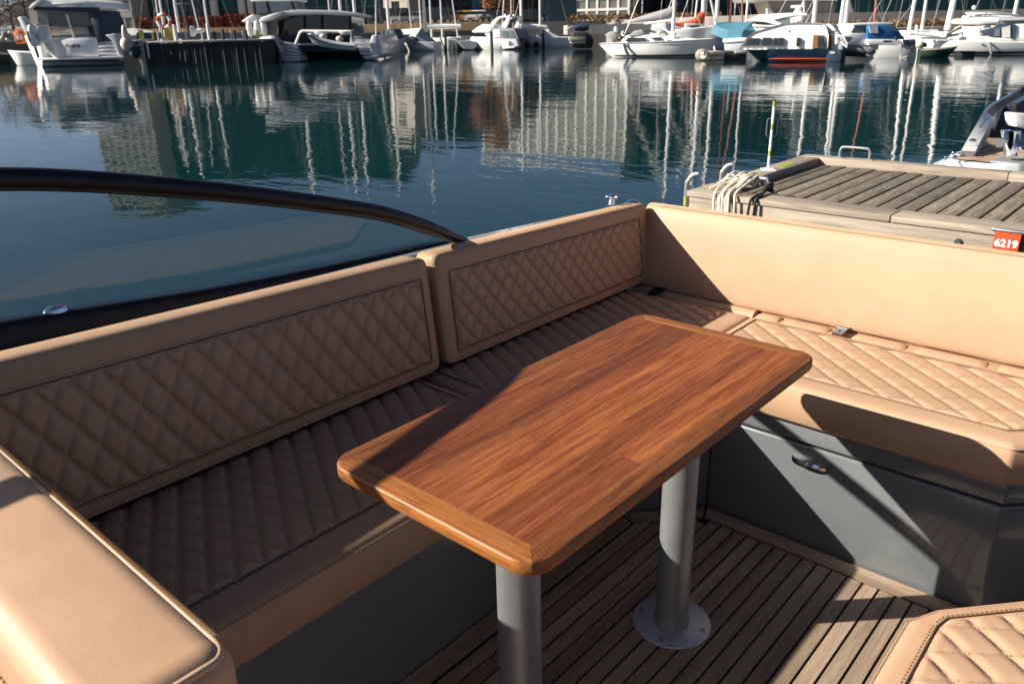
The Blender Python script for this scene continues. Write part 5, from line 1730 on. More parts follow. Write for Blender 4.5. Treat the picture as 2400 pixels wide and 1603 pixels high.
f.tube('mooring_post', 'timber_dark', [(1167, 120, -1.3), (1165, 74, -1.3)], 0.15)

f = sailboat('white sloop under a grey cockpit tent, right of the flybridge cruiser', 88, 1345, 1212, 111, 'boat_white', 1222, 12.5, 0.16, ((1223, 62), (1282, 64), 'fender_white', 0.24), H=(1.0, 1.35), cabin=False, beam=2.8)
secs = [[f.p(1254, 89, 0.3), f.p(1262, 74, 0.6), f.p(1268, 68, 1.4), f.p(1262, 74, 2.2), f.p(1254, 89, 2.5)], [f.p(1288, 91, 0.2), f.p(1287, 74, 0.5), f.p(1286, 68, 1.4), f.p(1287, 74, 2.3), f.p(1288, 91, 2.6)], [f.p(1320, 94, 0.3), f.p(1316, 90, 0.6), f.p(1312, 86, 1.4), f.p(1316, 90, 2.2), f.p(1320, 94, 2.5)]]
MB().loft(secs).build('cockpit_tent', 'canvas_pale', f.o, smooth=30)
f.tube('boom_strut', 'mast_alu', [(1227, 82, 1.4), (1240, 66, 1.4)], 0.06)
mast(f, 1266, 12.0, 1.4, 0.14, 'mast_alu', 1.2)
f.tube('mooring_post', 'timber_dark', [(1274, 118, -1.0), (1272, 72, -1.0)], 0.15)
for x in (1235, 1256):
    f.blob('fender', 'canvas_dark', x, 106, -0.2, 0.3, 0.35)
f = Far('workboat', 'black workboat with a dark roll on top beside a pale pontoon in the middle', 'boat', 80, 1362)
f.ext('hull', 'canvas_dark', [(1345, 76), (1376, 76), (1388, 86), (1392, 98), (1388, 114), (1346, 114), (1342, 92)], 0.5, 3.5, bevel=0.1)
MB().tube([f.p(1346, 67, 1.0), f.p(1366, 64, 1.0), f.p(1380, 64, 1.0)], [0.22, 0.42, 0.3], 10).build('roll', 'canvas_navy', f.o)
f.tube('rail', 'mast_dark', [(1338, 70, 0.6), (1336, 50, 0.6), (1330, 46, 0.6)], 0.04)
f.tube('rail', 'mast_alu', [(1325, 72, 0.6), (1342, 62, 0.6)], 0.06)
f = Far('pontoon', 'pale wooden pontoon block in front of the black workboat', 'pontoon', 79, 1354)
f.rect('deck', 'timber_pale', 1334, 88, 1373, 96, -0.3, 0.5, bevel=0.03)
f.rect('side_board', 'timber_pale', 1337, 97, 1372, 103, -0.2, 0.5, bevel=0.03)
f.rect('side_board', 'timber_dark', 1340, 104, 1372, 112, -0.1, 0.5, bevel=0.03)
f.rect('lime_plate', 'lime_paint', 1354, 89, 1359, 96, -0.34, -0.31)

# ---- L: the long white sailing yacht
f = Far('sailing_yacht', 'long white sailing yacht with grey sail cover on its boom, lying side on', 'sailing yacht', 54.5, 1535, sl=-0.55)
a, b = f.p(1398, 134), f.p(1676, 134)
H0 = f.p(1420, 104).z
H1 = f.p(1660, 92).z
f.hull('hull', 'boat_white', 1398, 1676, 134, 2.6, H0, H1, draft=0.4, stern=0.72, rake=1.1, srake=0.9, full=2.2, n=18)
f.hull('boot_stripe', 'canvas_dark', 1398, 1676, 134, 2.6, 0.13, 0.13, oa=0.8, ob=-1.0, b2=2.36, draft=0.3, stern=0.72, rake=0.0, full=2.2, n=18)
m = MB()
Lh = b.x - a.x
pts = []
for i in range(19):
    s = i / 18
    if s < 0.42: bb = 0.72 + 0.28 * math.sin(PI / 2 * s / 0.42)
    else: bb = max(0.015, 1 - ((s - 0.42) / 0.58) ** 2.2)
    q_ = f.p(1398, 134, 1.3).lerp(f.p(1676, 134, 1.3), s) - f.n * (bb * 1.3 + 0.006)
    pts.append((q_.x, q_.y, H0 + (H1 - H0) * s ** 1.6))
m.tube(pts, 0.028, 6)
m.build('rubbing_strake', 'canvas_grey', f.o)
m = MB()
m.tube([(p[0] + 0.1, p[1] - 0.0 + 0.02, p[2] - 0.17) for p in pts[2:16]], 0.014, 5)
m.build('cove_stripe', 'canvas_grey', f.o)
cab = f.loft('coachroof', 'boat_white', [[(1440, 104, 0.7), (1456, 84, 1.0), (1470, 79, 1.5), (1456, 84, 2.0), (1440, 104, 2.3)], [(1500, 102, 0.5), (1500, 82, 0.8), (1500, 77, 1.5), (1500, 82, 2.2), (1500, 102, 2.5)], [(1548, 98, 0.6), (1545, 88, 0.9), (1545, 84, 1.5), (1545, 88, 2.1), (1548, 98, 2.4)], [(1625, 95, 1.2), (1615, 93, 1.3), (1610, 92, 1.5), (1615, 93, 1.7), (1625, 95, 1.8)]], smooth=30)
f.ext('window', 'dark_glass', [(1459, 98), (1467, 89), (1505, 89), (1514, 98), (1495, 100)], 0.36, 0.95, cab)
f.ext('window', 'dark_glass', [(1516, 90), (1540, 88), (1543, 93), (1526, 94)], 0.46, 0.95, cab)
f.ext('window', 'dark_glass', [(1556, 95), (1568, 94.5), (1567, 97), (1557, 97)], 0.52, 0.95, cab)
f.ext('sprayhood', 'canvas_grey', [(1462, 86), (1476, 74), (1495, 70), (1502, 79), (1490, 86)], 0.7, 2.3, bevel=0.06)
f.ext('window_hood', 'boat_grey', [(1488, 72), (1492, 58), (1526, 56), (1528, 74), (1510, 80)], 3.0, 4.6, bevel=0.06)
f.ext('furled_cover', 'canvas_grey', [(1403, 84), (1416, 75), (1430, 74), (1432, 84), (1418, 94)], 0.9, 1.5, bevel=0.1)
sc = []
for (x, y0, y1, w) in ((1437, 54, 58, 0.1), (1470, 43, 54, 0.2), (1510, 30, 51, 0.26), (1545, 20, 47, 0.28), (1556, 13, 42, 0.16)):
    sc.append([f.p(x, y0, 1.5) + Vector((0, w * 0.3 * math.cos(t), 0)) if False else (f.p(x, (y0 + y1) / 2, 1.5) + Vector((0, w * math.cos(t), (f.p(x, y0, 1.5).z - f.p(x, y1, 1.5).z) / 2 * math.sin(t)))) for t in [2 * PI * k / 10 for k in range(10)]])
MB().loft(sc).build('sail_cover', 'canvas_grey', f.o, smooth=60)
MB().tube([f.p(1492, 56, 1.5), f.p(1558, 47, 1.5)], 0.10, 10).build('boom', 'boat_white', f.o)
f.tube('boom_vang', 'boat_white', [(1524, 56, 1.5), (1556, 82, 1.5)], 0.06)
mast(f, 1561, mast_h(1547, 464, 56), 1.5, 0.125, 'mast_alu', 1.3, 0.0)
MB().tube([f.p(1463, 104, -0.04), f.p(1468, 118, -0.10), f.p(1475, 134, -0.05)], 0.09, 8).build('fender_line', 'canvas_navy', f.o)
m = MB()
c = f.p(1437, 88, 0.9)
m.tube([(c.x + 0.28 * math.cos(t), 0.9, c.z + 0.28 * math.sin(t)) for t in [2 * PI * j / 16 for j in range(16)]], 0.03, 6, loop=True)
m.build('wheel', 'black_rubber', f.o)
for (x, y, r) in ((1430, 70, 0.13), (1447, 80, 0.12), (1568, 84, 0.16), (1533, 80, 0.12)):
    f.blob('deck_gear', 'fender_white', x, y, 1.0, r, r * 1.4)
m = MB()
for i in range(7):
    p0 = Vector(pts[3 + i * 2])
    m.tube([p0, p0 + Vector((0, 0, 0.45))], 0.014, 5)
m.tube([Vector(pts[3 + i * 2]) + Vector((0, 0, 0.45)) for i in range(7)], 0.008, 4)
m.build('guard_rail', 'steel', f.o)
f.tube('forestay_furler', 'mast_alu', [(1670, 88, 1.5), (1650, 0, 1.5), (1600, -200, 1.5)], 0.06)
f.blob('bow_fender', 'fender_white', 1678, 75, 1.4, 0.16, 0.24)

# ---- M: sailboat with red cover behind
f = sailboat('sailboat with a rust red sail cover behind the long white yacht', 63, 1575, 1695, 112, 'boat_white', 1646, mast_h(1630, 436, 63), 0.17, None, H=(1.6, 1.9))
sc = []
for (x, y0, y1, w) in ((1567, 53, 58, 0.15), (1585, 54, 62, 0.22), (1606, 52, 67, 0.28), (1626, 44, 66, 0.30), (1640, 28, 66, 0.28), (1651, 18, 64, 0.16)):
    sc.append([f.p(x, (y0 + y1) / 2, 1.3) + Vector((0, w * math.cos(t), (f.p(x, y0, 1.3).z - f.p(x, y1, 1.3).z) / 2 * math.sin(t))) for t in [2 * PI * k / 10 for k in range(10)]])
rc_ = MB().loft(sc).build('sail_cover', 'canvas_red', f.o, smooth=60)
f.ext('strap', 'timber_pale', [(1634, 36), (1636, 36), (1645, 64), (1642, 64)], 0.9, 0.98, rc_)
f.ext('sprayhood', 'canvas_grey', [(1572, 72), (1582, 64), (1600, 66), (1602, 80), (1574, 82)], 0.6, 2.0, bevel=0.06)
f.ext('hatch', 'boat_white', [(1608, 72), (1650, 76), (1648, 84), (1606, 82)], 0.4, 2.0, bevel=0.06)
f.tube('pole', 'boat_white', [(1614, 66, 0.5), (1640, 82, 0.5)], 0.10)

# ---- N: boat under teal tarpaulin
f = Far('covered_boat', 'boat under a teal blue tarpaulin between the long yacht and the blue hulled cabin cruiser', 'boat', 53, 1715, sl=-0.5)
f.loft('tarpaulin', 'canvas_teal', [[(1662, 78, 0.3), (1668, 60, 0.5), (1674, 52, 1.3), (1670, 60, 2.2), (1664, 78, 2.4)], [(1700, 94, 0.0), (1706, 72, 0.1), (1712, 52, 1.3), (1708, 72, 2.5), (1702, 94, 2.6)], [(1735, 92, 0.0), (1742, 72, 0.1), (1752, 53, 1.3), (1744, 72, 2.5), (1738, 92, 2.6)], [(1768, 76, 0.5), (1770, 70, 0.6), (1772, 66, 1.3), (1770, 70, 2.1), (1768, 76, 2.2)]], smooth=0)
f.ext('hull', 'navy', [(1668, 88), (1700, 92), (1700, 124), (1676, 124)], 0.1, 2.5, bevel=0.08)
f.ext('hull_side', 'boat_grey', [(1697, 96), (1756, 92), (1748, 120), (1698, 120)], -0.05, 2.55, bevel=0.06)
f.ext('rubbing_rail', 'boat_white', [(1695, 92), (1758, 88), (1757, 97), (1695, 101)], -0.15, 2.6, bevel=0.04)
f = Far('pontoon', 'pale pontoon with a coiled hose beside the bow of the long white yacht', 'pontoon', 47.5, 1690)
f.rect('deck', 'timber_pale', 1650, 121, 1698, 130, 0.0, 1.5, bevel=0.03)
f.rect('float', 'timber_pale', 1652, 131, 1698, 141, 0.1, 1.4, bevel=0.04)
f.rect('side_board', 'timber_dark', 1699, 121, 1750, 142, 0.2, 1.6, bevel=0.03)
f.rect('deck_board', 'timber_pale', 1722, 121, 1752, 127, 0.1, 1.6, bevel=0.03)
f.rect('lime_plate', 'lime_paint', 1672, 121.5, 1680, 125, -0.03, 0.0)
m = MB()
c = f.p(1646, 130, -0.1)
for k in range(3):
    m.tube([(c.x + (0.22 + 0.06 * k) * math.cos(t), -0.1 + 0.05 * k, c.z + (0.22 + 0.04 * k) * math.sin(t)) for t in [2 * PI * j / 14 for j in range(14)]], 0.04, 6, loop=True)
m.build('hose_coil', 'beige_vinyl', f.o)

# ---- P: hard-top cruiser behind
f = Far('hardtop_cruiser', 'white hard-top cruiser with radar mast, behind the blue hulled cabin cruiser', 'cruiser', 52, 1815, sl=-0.5)
f.ext('hardtop', 'boat_white', [(1747, 49), (1760, 42), (1780, 36), (1812, 33), (1850, 31), (1888, 32), (1892, 37), (1860, 38), (1838, 42), (1812, 48), (1830, 56), (1842, 58), (1822, 60), (1790, 52)], 0.2, 2.9, bevel=0.06)
f.ext('windscreen', 'dark_glass', [(1757, 51), (1790, 53), (1820, 60), (1775, 60)], 0.4, 2.7)
f.ext('side_window', 'grey_glass', [(1815, 49), (1842, 42), (1850, 48), (1842, 57), (1830, 56)], 0.3, 0.42)
f.ext('foredeck', 'boat_white', [(1763, 60), (1822, 60), (1850, 62), (1900, 70), (1900, 108), (1800, 110), (1770, 72)], 0.0, 3.0, bevel=0.1)
f.ext('bow_pulpit', 'boat_white', [(1764, 58), (1812, 61), (1810, 64), (1764, 63)], -0.1, 0.1, bevel=0.03)
f.hull('hull', 'boat_white', 1960, 1750, 125, 3.0, 1.0, 1.3, stern=0.9, rake=0.6)
f.tube('radar_mast', 'mast_alu', [(1860, 33, 1.5), (1862, 12, 1.5)], 0.05)
f.tube('radar_bar', 'boat_white', [(1845, 16, 1.5), (1880, 14, 1.5)], 0.07)
for x, y, r in ((1863, 22, 0.20), (1855, 30, 0.1), (1869, 29, 0.1), (1876, 8, 0.12)):
    f.blob('dome', 'boat_white', x, y, 1.5, r, r)
f.tube('aerial', 'mast_alu', [(1879, 50, 1.4), (1876, 0, 1.4), (1875, -20, 1.4)], 0.035)

# ---- Q: blue hulled cabin cruiser
f = Far('cabin_cruiser', 'cabin cruiser with dark blue hull, red waterline and high white cabin, lying side on', 'cruiser', 43.2, 1845, sl=-0.5)
a, b = f.p(1936, 146), f.p(1734, 143)
Hh = f.p(1850, 117).z
f.hull('hull', 'navy', 1936, 1734, 145, 2.5, Hh, Hh + 0.02, draft=0.25, stern=0.95, rake=0.75, full=2.6, n=16)
f.hull('waterline', 'antifoul_red', 1936, 1734, 145, 2.5, 0.15, 0.15, ob=-0.72, b2=2.40, draft=0.2, stern=0.95, rake=0.0, full=2.6, n=16)
cb = []
prof = [(1730, 117), (1752, 84), (1762, 77), (1776, 72), (1805, 64), (1832, 56), (1860, 54), (1900, 54), (1930, 57), (1936, 66), (1941, 84), (1939, 117)]
ins = [(1733, 117), (1756, 85), (1766, 79), (1780, 74), (1808, 66), (1834, 59), (1860, 57), (1900, 57), (1927, 60), (1932, 68), (1937, 85), (1936, 117)]
cabin = f.loft('cabin', 'boat_white', [[(x, y, 0.22) for x, y in ins], [(x, y, 0.12) for x, y in prof], [(x, y, 2.55) for x, y in prof], [(x, y, 2.65) for x, y in ins]], smooth=35)
for pts in ([(1748, 108), (1760, 90), (1767, 90), (1765, 108)], [(1770, 90), (1779, 90), (1777, 108), (1769, 108)], [(1787, 89), (1806, 89), (1805, 108), (1785, 108)], [(1814, 89), (1820, 89), (1818, 108), (1811, 108)], [(1825, 89), (1834, 89), (1832, 108), (1823, 108)], [(1867, 89), (1874, 89), (1872, 109), (1865, 109)]):
    w = f.ext('window', 'dark_glass', pts, 0.06, 0.20, cabin)
for pts in ([(1738, 109), (1752, 90), (1754, 90), (1741, 109)],):
    f.ext('window', 'grey_glass', pts, 0.06, 0.2, cabin)
f.ext('door', 'brown_door', [(1906, 83), (1929, 83), (1934, 113), (1903, 113)], 0.07, 0.21, cabin)
f.ext('door_glass', 'dark_glass', [(1917, 86), (1928, 86), (1932, 111), (1916, 111)], 0.04, 0.06, cabin)
f.ext('roof_overhang', 'boat_white', [(1925, 61), (1943, 56), (1953, 64), (1961, 74), (1932, 75)], 0.3, 2.4, bevel=0.05)
f.ext('overhang_underside', 'boat_grey', [(1932, 75), (1962, 74), (1967, 81), (1936, 82)], 0.35, 2.3, bevel=0.03)
f.ext('aft_screen', 'brown_door', [(1940, 83), (1947, 83), (1946, 116), (1940, 116)], 0.4, 2.2)
f.ext('cockpit_rail', 'boat_grey', [(1946, 107), (1972, 106), (1974, 118), (1946, 118)], 0.4, 2.3, bevel=0.04)
f.ext('transom', 'canvas_navy', [(1936, 118), (1973, 118), (1971, 146), (1936, 147)], 0.1, 2.6, bevel=0.05)
f.rect('name_board', 'boat_grey', 1945, 122, 1956, 127, 0.05, 0.09)
f.tube('davit', 'mast_alu', [(1962, 90, 0.6), (1968, 100, 0.5), (1984, 112, 0.4)], 0.05)
f.tube('rail', 'mast_alu', [(1962, 80, 0.6), (1972, 82, 0.5), (1985, 106, 0.4)], 0.035)
f.ext('hatch', 'frame_grey', [(1839, 67), (1842, 67), (1842, 70), (1839, 70)], 0.08, 0.14, cabin)
f = Far('inflatable_dinghy', 'dark grey inflatable dinghy behind the stern of the blue hulled cabin cruiser', 'dinghy', 42.8, 2000, sl=-0.3)
for dd in (0.0, 0.9):
    p_ = [f.p(1952, 113, dd), f.p(1985, 114, dd), f.p(2020, 117, dd), f.p(2042, 121, dd), f.p(2050, 124, dd + (0.25 if dd == 0 else -0.25))]
    MB().tube(smooth_path(p_, 4), [0.17] * 13 + [0.16, 0.14, 0.11, 0.08], 10).build('tube', 'rubber_grey', f.o)
f.ext('hull', 'canvas_dark', [(1955, 117), (2040, 123), (2044, 128), (2030, 135), (1960, 133)], 0.1, 0.85, bevel=0.05)
f.ext('transom_board', 'rubber_grey', [(1972, 116), (1980, 116), (1979, 132), (1972, 131)], -0.05, 0.02)
f.ext('oar', 'timber_pale', [(1936, 141), (1952, 134), (1954, 136), (1940, 143)], -0.2, -0.16)
f.ext('bow_patch', 'boat_grey', [(2026, 118), (2050, 120), (2049, 130), (2042, 135), (2028, 130)], -0.06, 0.6, bevel=0.05)

# ---- S: cruiser with bright blue canopy
f = Far('cabin_boat', 'white cabin boat with a bright blue canopy, seen from its quarter on the right', 'boat', 45.3, 2070)
f.loft('hull', 'boat_white', [[(1958, 106, 2.2), (1962, 120, 2.2), (1975, 139, 2.3), (1975, 139, 2.6), (1962, 120, 2.6), (1958, 106, 2.6)], [(2010, 107, 0.9), (2012, 120, 0.9), (2018, 140, 1.1), (2018, 140, 3.2), (2012, 120, 3.4), (2010, 107, 3.4)], [(2060, 107, 0.2), (2060, 120, 0.2), (2060, 140, 0.4), (2060, 140, 3.0), (2060, 120, 3.1), (2060, 107, 3.1)], [(2113, 107, 0.0), (2112, 120, 0.0), (2110, 139, 0.1), (2110, 139, 2.2), (2112, 120, 2.3), (2113, 107, 2.3)]], smooth=40)
f.ext('transom', 'boat_grey', [(2112, 106), (2150, 106), (2148, 136), (2110, 139)], 0.02, 2.2, bevel=0.04)  # grey instead of white: the transom's shade is in its colour
f.tube('transom_trim', 'canvas_dark', [(2112, 107, -0.03), (2130, 106.3, -0.03), (2149, 107.5, 0.0)], 0.035)
f.tube('line', 'canvas_dark', [(2134, 108, -0.03), (2135, 123, -0.05), (2140, 123, -0.05), (2141, 111, -0.03)], 0.025)
f.ext('upper_deck', 'boat_white', [(2034, 93), (2100, 93), (2112, 96), (2122, 107), (2036, 107)], 0.2, 2.4, bevel=0.05)
f.rect('vent', 'canvas_dark', 2071, 95.5, 2090, 100, 0.15, 0.22)
f.ext('cabin_side', 'boat_white', [(1960, 84), (1985, 82), (1998, 79), (2032, 79), (2036, 108), (1958, 108)], 0.5, 2.8, bevel=0.06)
f.ext('window', 'grey_glass', [(1978, 87), (1996, 87), (1994, 99), (1980, 99)], 0.45, 0.52)
f.ext('wheelhouse', 'boat_white', [(1988, 82), (2003, 59), (2010, 56), (2036, 56), (2034, 82)], 0.6, 2.6, bevel=0.05)
f.ext('window', 'grey_glass', [(1995, 77), (2003, 62), (2029, 61), (2027, 77)], 0.55, 0.62)
f.ext('roof', 'boat_white', [(1998, 60), (2003, 56), (2060, 53), (2094, 54), (2097, 59), (2060, 60), (2030, 61)], 0.4, 2.7, bevel=0.05)
f.ext('canopy', 'canvas_blue', [(2032, 61), (2066, 59), (2090, 60), (2098, 62), (2112, 78), (2119, 91), (2100, 93), (2034, 92)], 0.3, 2.4, bevel=0.06)
f.ext('window', 'grey_glass', [(2078, 62), (2093, 60), (2106, 75), (2092, 73)], 0.24, 0.31)
f.ext('window', 'boat_white', [(2036, 62), (2058, 61), (2058, 79), (2040, 78)], 0.24, 0.31)
f.ext('canopy_skirt', 'canvas_navy', [(2100, 86), (2118, 85), (2120, 93), (2098, 94)], 0.2, 0.3)
f.tube('oar', 'timber_pale', [(2112, 139, -0.15), (2126, 134, -0.15)], 0.06)
f.ext('stern_rail', 'rubber_grey', [(2122, 94), (2146, 92), (2148, 106), (2124, 106)], 1.8, 2.2, bevel=0.03)

# ---- T: rowing boat, black tub
f = Far('rowing_boat', 'small dark green open rowing boat beside the boat with the blue canopy', 'rowing boat', 44.3, 2200, sl=-0.3)
a, b = f.p(2158, 135), f.p(2246, 134)
H0 = f.p(2170, 117).z
m = None
f.hull('hull', 'green_hull', 2158, 2246, 134.5, 1.4, H0 * 0.9, H0 * 1.15, draft=0.1, stern=0.75, rake=0.35, n=12)
m = MB()
pts = []
for sgn in (-1, 1):
    row = []
    for i in range(13):
        s = i / 12
        bb = (0.75 + 0.25 * math.sin(PI / 2 * min(1, s / 0.42))) if s < 0.42 else max(0.015, 1 - ((s - 0.42) / 0.58) ** 2.3)
        q_ = f.p(2158, 134.5, 0.7).lerp(f.p(2246, 134.5, 0.7), s) + f.n * (sgn * bb * 0.7)
        row.append((q_.x, q_.y, H0 * 0.9 + H0 * 0.25 * s ** 1.6 + 0.02))
    m.tube(row, 0.03, 6)
m.build('gunwale', 'timber_pale', f.o)
f.rect('bottom_boards', 'canvas_dark', 2166, 117, 2226, 122, 0.3, 1.1)
f.blob('outboard', 'beige_vinyl', 2160, 106, 0.5, 0.22, 0.2)
f.ext('engine_cowl', 'canvas_dark', [(2164, 101), (2176, 101), (2176, 112), (2166, 112)], 0.4, 0.7, bevel=0.03)
f = Far('floating_crate', 'small black floating tub below the white yacht on the right', 'tub', 45.5, 2270)
f.ext('tub', 'canvas_dark', [(2253, 122), (2287, 121), (2284, 133), (2255, 133)], 0, 0.7, bevel=0.03)
f.rect('rim', 'timber_dark', 2251, 120.5, 2288, 122.5, -0.06, 0.76, bevel=0.01)

# ---- U: white yacht at the right edge
f = Far('sailing_yacht', 'white sailing yacht with dark blue sprayhood at the right edge', 'sailing yacht', 47.0, 2290, sl=-0.4)
a, b = f.p(2450, 128), f.p(2150, 130)
H0 = f.p(2400, 101).z
f.hull('hull', 'boat_white', 2450, 2150, 129, 3.0, H0, f.p(2170, 95).z, draft=0.3, stern=0.75, rake=0.7, srake=0.3, full=2.2, n=18)
f.hull('boot_stripe', 'canvas_dark', 2450, 2150, 129, 3.0, 0.14, 0.14, oa=0.2, ob=-0.7, b2=2.75, draft=0.3, stern=0.75, rake=0.0, full=2.2, n=18)
f.loft('coachroof', 'boat_white', [[(2225, 98, 1.0), (2232, 90, 1.2), (2238, 88, 1.5), (2232, 90, 1.8), (2225, 98, 2.0)], [(2285, 99, 0.6), (2288, 82, 0.9), (2290, 79, 1.5), (2288, 82, 2.1), (2285, 99, 2.4)], [(2338, 100, 0.6), (2330, 84, 0.9), (2326, 80, 1.5), (2330, 84, 2.1), (2338, 100, 2.4)]], smooth=30)
f.rect('window', 'grey_glass', 2246, 90, 2266, 91.5, 0.7, 0.9)
f.ext('sprayhood', 'canvas_navy', [(2306, 78), (2318, 71), (2340, 66), (2362, 57), (2382, 57), (2382, 92), (2340, 90)], 0.6, 2.4, bevel=0.06)
f.ext('hood_window', 'grey_glass', [(2335, 70), (2348, 66), (2347, 86), (2334, 86)], 0.54, 0.62)
f.ext('hood_window', 'canvas_pale', [(2352, 66), (2372, 61), (2372, 89), (2353, 90)], 0.54, 0.62)
f.ext('aft_canopy', 'boat_white', [(2383, 58), (2440, 56), (2440, 90), (2384, 92)], 0.6, 2.4, bevel=0.06)
f.rect('aft_window', 'canvas_navy', 2378, 58, 2385, 95, 0.5, 0.6)
MB().tube([f.p(2236, 52, 1.5), f.p(2300, 50, 1.5), f.p(2350, 49, 1.5)], [0.14, 0.20, 0.17], 10).build('furled_sail', 'boat_white', f.o)
mast(f, 2228, mast_h(2199, 395, 48), 1.5, 0.17, 'boat_white', 1.3, 0.35)
f.tube('boom_vang', 'beige_vinyl', [(2228, 78, 1.5), (2268, 57, 1.5)], 0.05)
f.tube('spinnaker_pole', 'boat_white', [(2134, 78, 0.4), (2180, 82, 0.4), (2214, 87, 0.4)], 0.09)
f.tube('samson_post', 'boat_white', [(2150, 82, 0.4), (2150, 60, 0.4)], 0.09)
f.ext('rolled_sail', 'boat_white', [(2242, 82), (2262, 72), (2300, 64), (2340, 60), (2342, 66), (2300, 72), (2262, 80)], 2.6, 3.0, bevel=0.06)
MB().tube([f.p(2318, 100, -0.05), f.p(2320, 112, -0.12), f.p(2323, 127, -0.05)], 0.06, 8).build('fender_line', 'canvas_grey', f.o)
f.ext('scupper', 'canvas_dark', [(2300, 104), (2306, 104), (2306, 106), (2300, 106)], 0.02, 0.12)
for (x, y, r) in ((2256, 86, 0.12), (2211, 82, 0.14), (2298, 74, 0.15), (2386, 88, 0.2)):
    f.blob('deck_gear', 'fender_white', x, y, 0.8, r, r)
# ---- V: cruiser behind with a white tender on its roof
f = Far('hardtop_cruiser', 'motor cruiser carrying a white upturned tender on its roof, behind the right hand yacht', 'cruiser', 53, 2340, sl=-0.4)
f.ext('roof', 'boat_grey', [(2340, 44), (2440, 40), (2440, 48), (2350, 50)], 0.0, 2.8, bevel=0.05)
f.ext('wheelhouse', 'grey_glass', [(2352, 49), (2440, 48), (2440, 62), (2350, 62)], 0.3, 2.6)
f.ext('superstructure', 'boat_white', [(2320, 62), (2440, 61), (2440, 100), (2300, 100)], 0.2, 2.8, bevel=0.08)
f.hull('hull', 'boat_white', 2480, 2250, 128, 3.0, 1.1, 1.4, stern=0.9, rake=0.6)
for (x, y) in ((2264, 42), (2274, 40), (2288, 18)):
    f.blob('lamp', 'fender_white', x, y, 1.0, 0.13, 0.12)
f.tube('strut', 'mast_alu', [(2262, 43, 1.0), (2290, 45, 1.0), (2350, 47, 1.0)], 0.05)
o = Far('tender', 'white upturned tender strapped on the roof of the cruiser behind the right hand yacht', 'dinghy', 52.8, 2330, sl=-0.4)
secs = []
for (x, y0, y1, w) in ((2270, 29, 32, 0.1), (2280, 28, 39, 0.45), (2300, 28, 46, 0.6), (2330, 29, 46, 0.62), (2360, 32, 45, 0.6), (2385, 36, 44, 0.5), (2398, 39, 43, 0.3)):
    c = o.p(x, (y0 + y1) / 2, 1.2)
    hz = (o.p(x, y0, 1.2).z - o.p(x, y1, 1.2).z) / 2
    secs.append([c + Vector((0, w * math.cos(t), hz * math.sin(t))) for t in [2 * PI * k / 12 for k in range(12)]])
MB().loft(secs).build('hull', 'boat_white', o.o, smooth=60)
o.tube('keel_strip', 'canvas_grey', [(2272, 29, 0.6), (2320, 28, 0.55), (2390, 36, 0.7)], 0.05)
o.tube('strap', 'canvas_dark', [(2316, 28, 0.55), (2313, 36, 0.5), (2311, 47, 0.6)], 0.03)

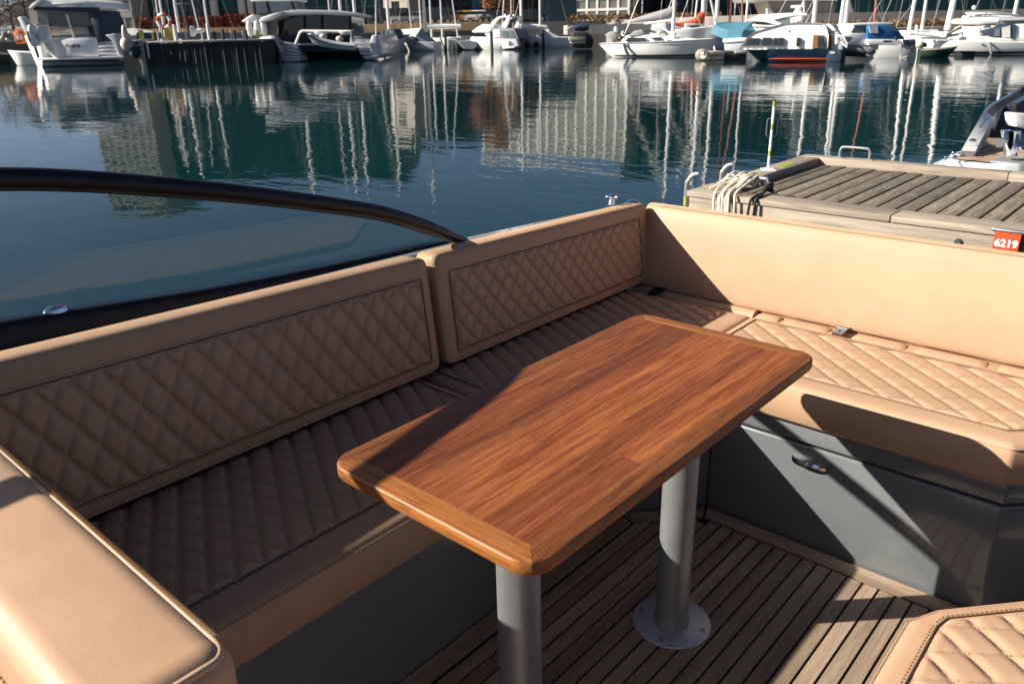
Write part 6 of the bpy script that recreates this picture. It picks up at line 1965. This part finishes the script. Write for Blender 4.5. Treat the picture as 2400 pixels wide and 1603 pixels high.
# ---- back row of sailboats: mostly masts
GR = 'sailboats in the back row'
LB = 'bare masted sailboat moored in the back row, its hull mostly hidden by nearer boats'
row = ((372, 93, 11.5, 0.09, 'mast_alu', 0.3), (383, 94, 12.5, 0.13, 'mast_alu', 0.1), (418, 92, 13.0, 0.17, 'mast_alu', 0), (441, 93, 11.0, 0.14, 'mast_dark', -0.6), (468, 94, 12, 0.08, 'mast_alu', -1.0), (487, 93, 12.5, 0.13, 'mast_alu', 0.0), (694, 90, 15.5, 0.18, 'mast_alu', 0), (775, 90, 14.8, 0.07, 'mast_alu', 0),
       (801, 90, 15.5, 0.16, 'mast_alu', 0), (835, 89, 14.2, 0.17, 'mast_alu', -0.2), (878, 92, 11, 0.06, 'mast_alu', 0.8), (911, 92, 15.2, 0.17, 'mast_alu', 0), (965, 94, 11, 0.06, 'mast_alu', -0.5), (986, 96, 10, 0.09, 'mast_alu', 0), (1010, 96, 10, 0.10, 'mast_alu', 0), (1035, 95, 10, 0.09, 'mast_alu', 0), (1072, 95, 12, 0.07, 'mast_alu', -1.2), (1175, 93, 10, 0.09, 'mast_alu', 0.8),
       (1625, 70, 12, 0.07, 'mast_alu', 0.8), (1678, 66, mast_h(1659, 432, 66), 0.15, 'mast_alu', 0), (1710, 66, 11, 0.10, 'mast_red', -0.1), (1742, 64, 11.0, 0.07, 'mast_red', -0.9), (1748, 68, 10.5, 0.09, 'mast_alu', 0), (1906, 60, mast_h(1880, 385, 60), 0.15, 'mast_alu', 0.0),
       (1970, 58, mast_h(1944, 380, 58), 0.15, 'mast_alu', 0.1), (1980, 60, mast_h(1962, 380, 60), 0.16, 'mast_alu', 0.0), (2050, 62, 9.5, 0.08, 'mast_red', -0.5), (2132, 56, mast_h(2107, 392, 56), 0.13, 'mast_alu', 0.3), (2162, 60, 10.5, 0.11, 'mast_alu', 0), (2372, 58, 11.5, 0.13, 'mast_alu', 0.2))
proto = {}
ORD = ('first', 'second', 'third', 'fourth', 'fifth', 'sixth', 'seventh', 'eighth', 'ninth', 'tenth', 'eleventh', 'twelfth')
def row_label(px):
    for lo, hi, wh in ((0, 600, 'above the timber jetty'), (600, 950, 'above the catamaran'), (950, 1400, 'below the dark brick building'), (1400, 1800, 'around the teal tarpaulin'), (1800, 2500, 'on the right shore')):
        if lo <= px < hi:
            k = sorted(q[0] for q in row if lo <= q[0] < hi).index(px)
            return 'back row sailboat with the %s mast from the left %s' % (ORD[k], wh)
for i, (px, v, h, r, mat, lean) in enumerate(row):
    f = Far('sailboat', row_label(px), 'sailboat', v, px, GR)
    key = 'hull%d' % (i % 3)
    flip = 1 if i % 2 else -1
    if key not in proto:
        proto[key] = hull_mb((-3.2, 0), (3.2, 0), 2.3, 0.85, 1.1, 0.2, 0.75, 0.6).mesh('hull', ('boat_white', 'boat_white', 'boat_grey')[i % 3], smooth=50)
        m = MB()
        m.loft([[(x, w, 0.85 + z) for w, z in ((-0.7 * k, 0.0), (-0.6 * k, 0.4 * k), (0.6 * k, 0.4 * k), (0.7 * k, 0.0))] for x, k in ((-1.2, 1.0), (0.6, 1.0), (1.6, 0.5))])
        proto[key + 'c'] = m.mesh('cabin', 'boat_white', smooth=30)
    back = 5.0 if v > 80 else 2.0
    hl = inst(proto[key], 'hull', f.o, (0, 0, 0), PI / 2 * flip if v < 80 else PI / 2 * flip)
    inst(proto[key + 'c'], 'cabin', f.o, (0, 0, 0), PI / 2 * flip)
    mast(f, px, h, 0.0, r, mat, 1.0, lean, spread=(r > 0.1))
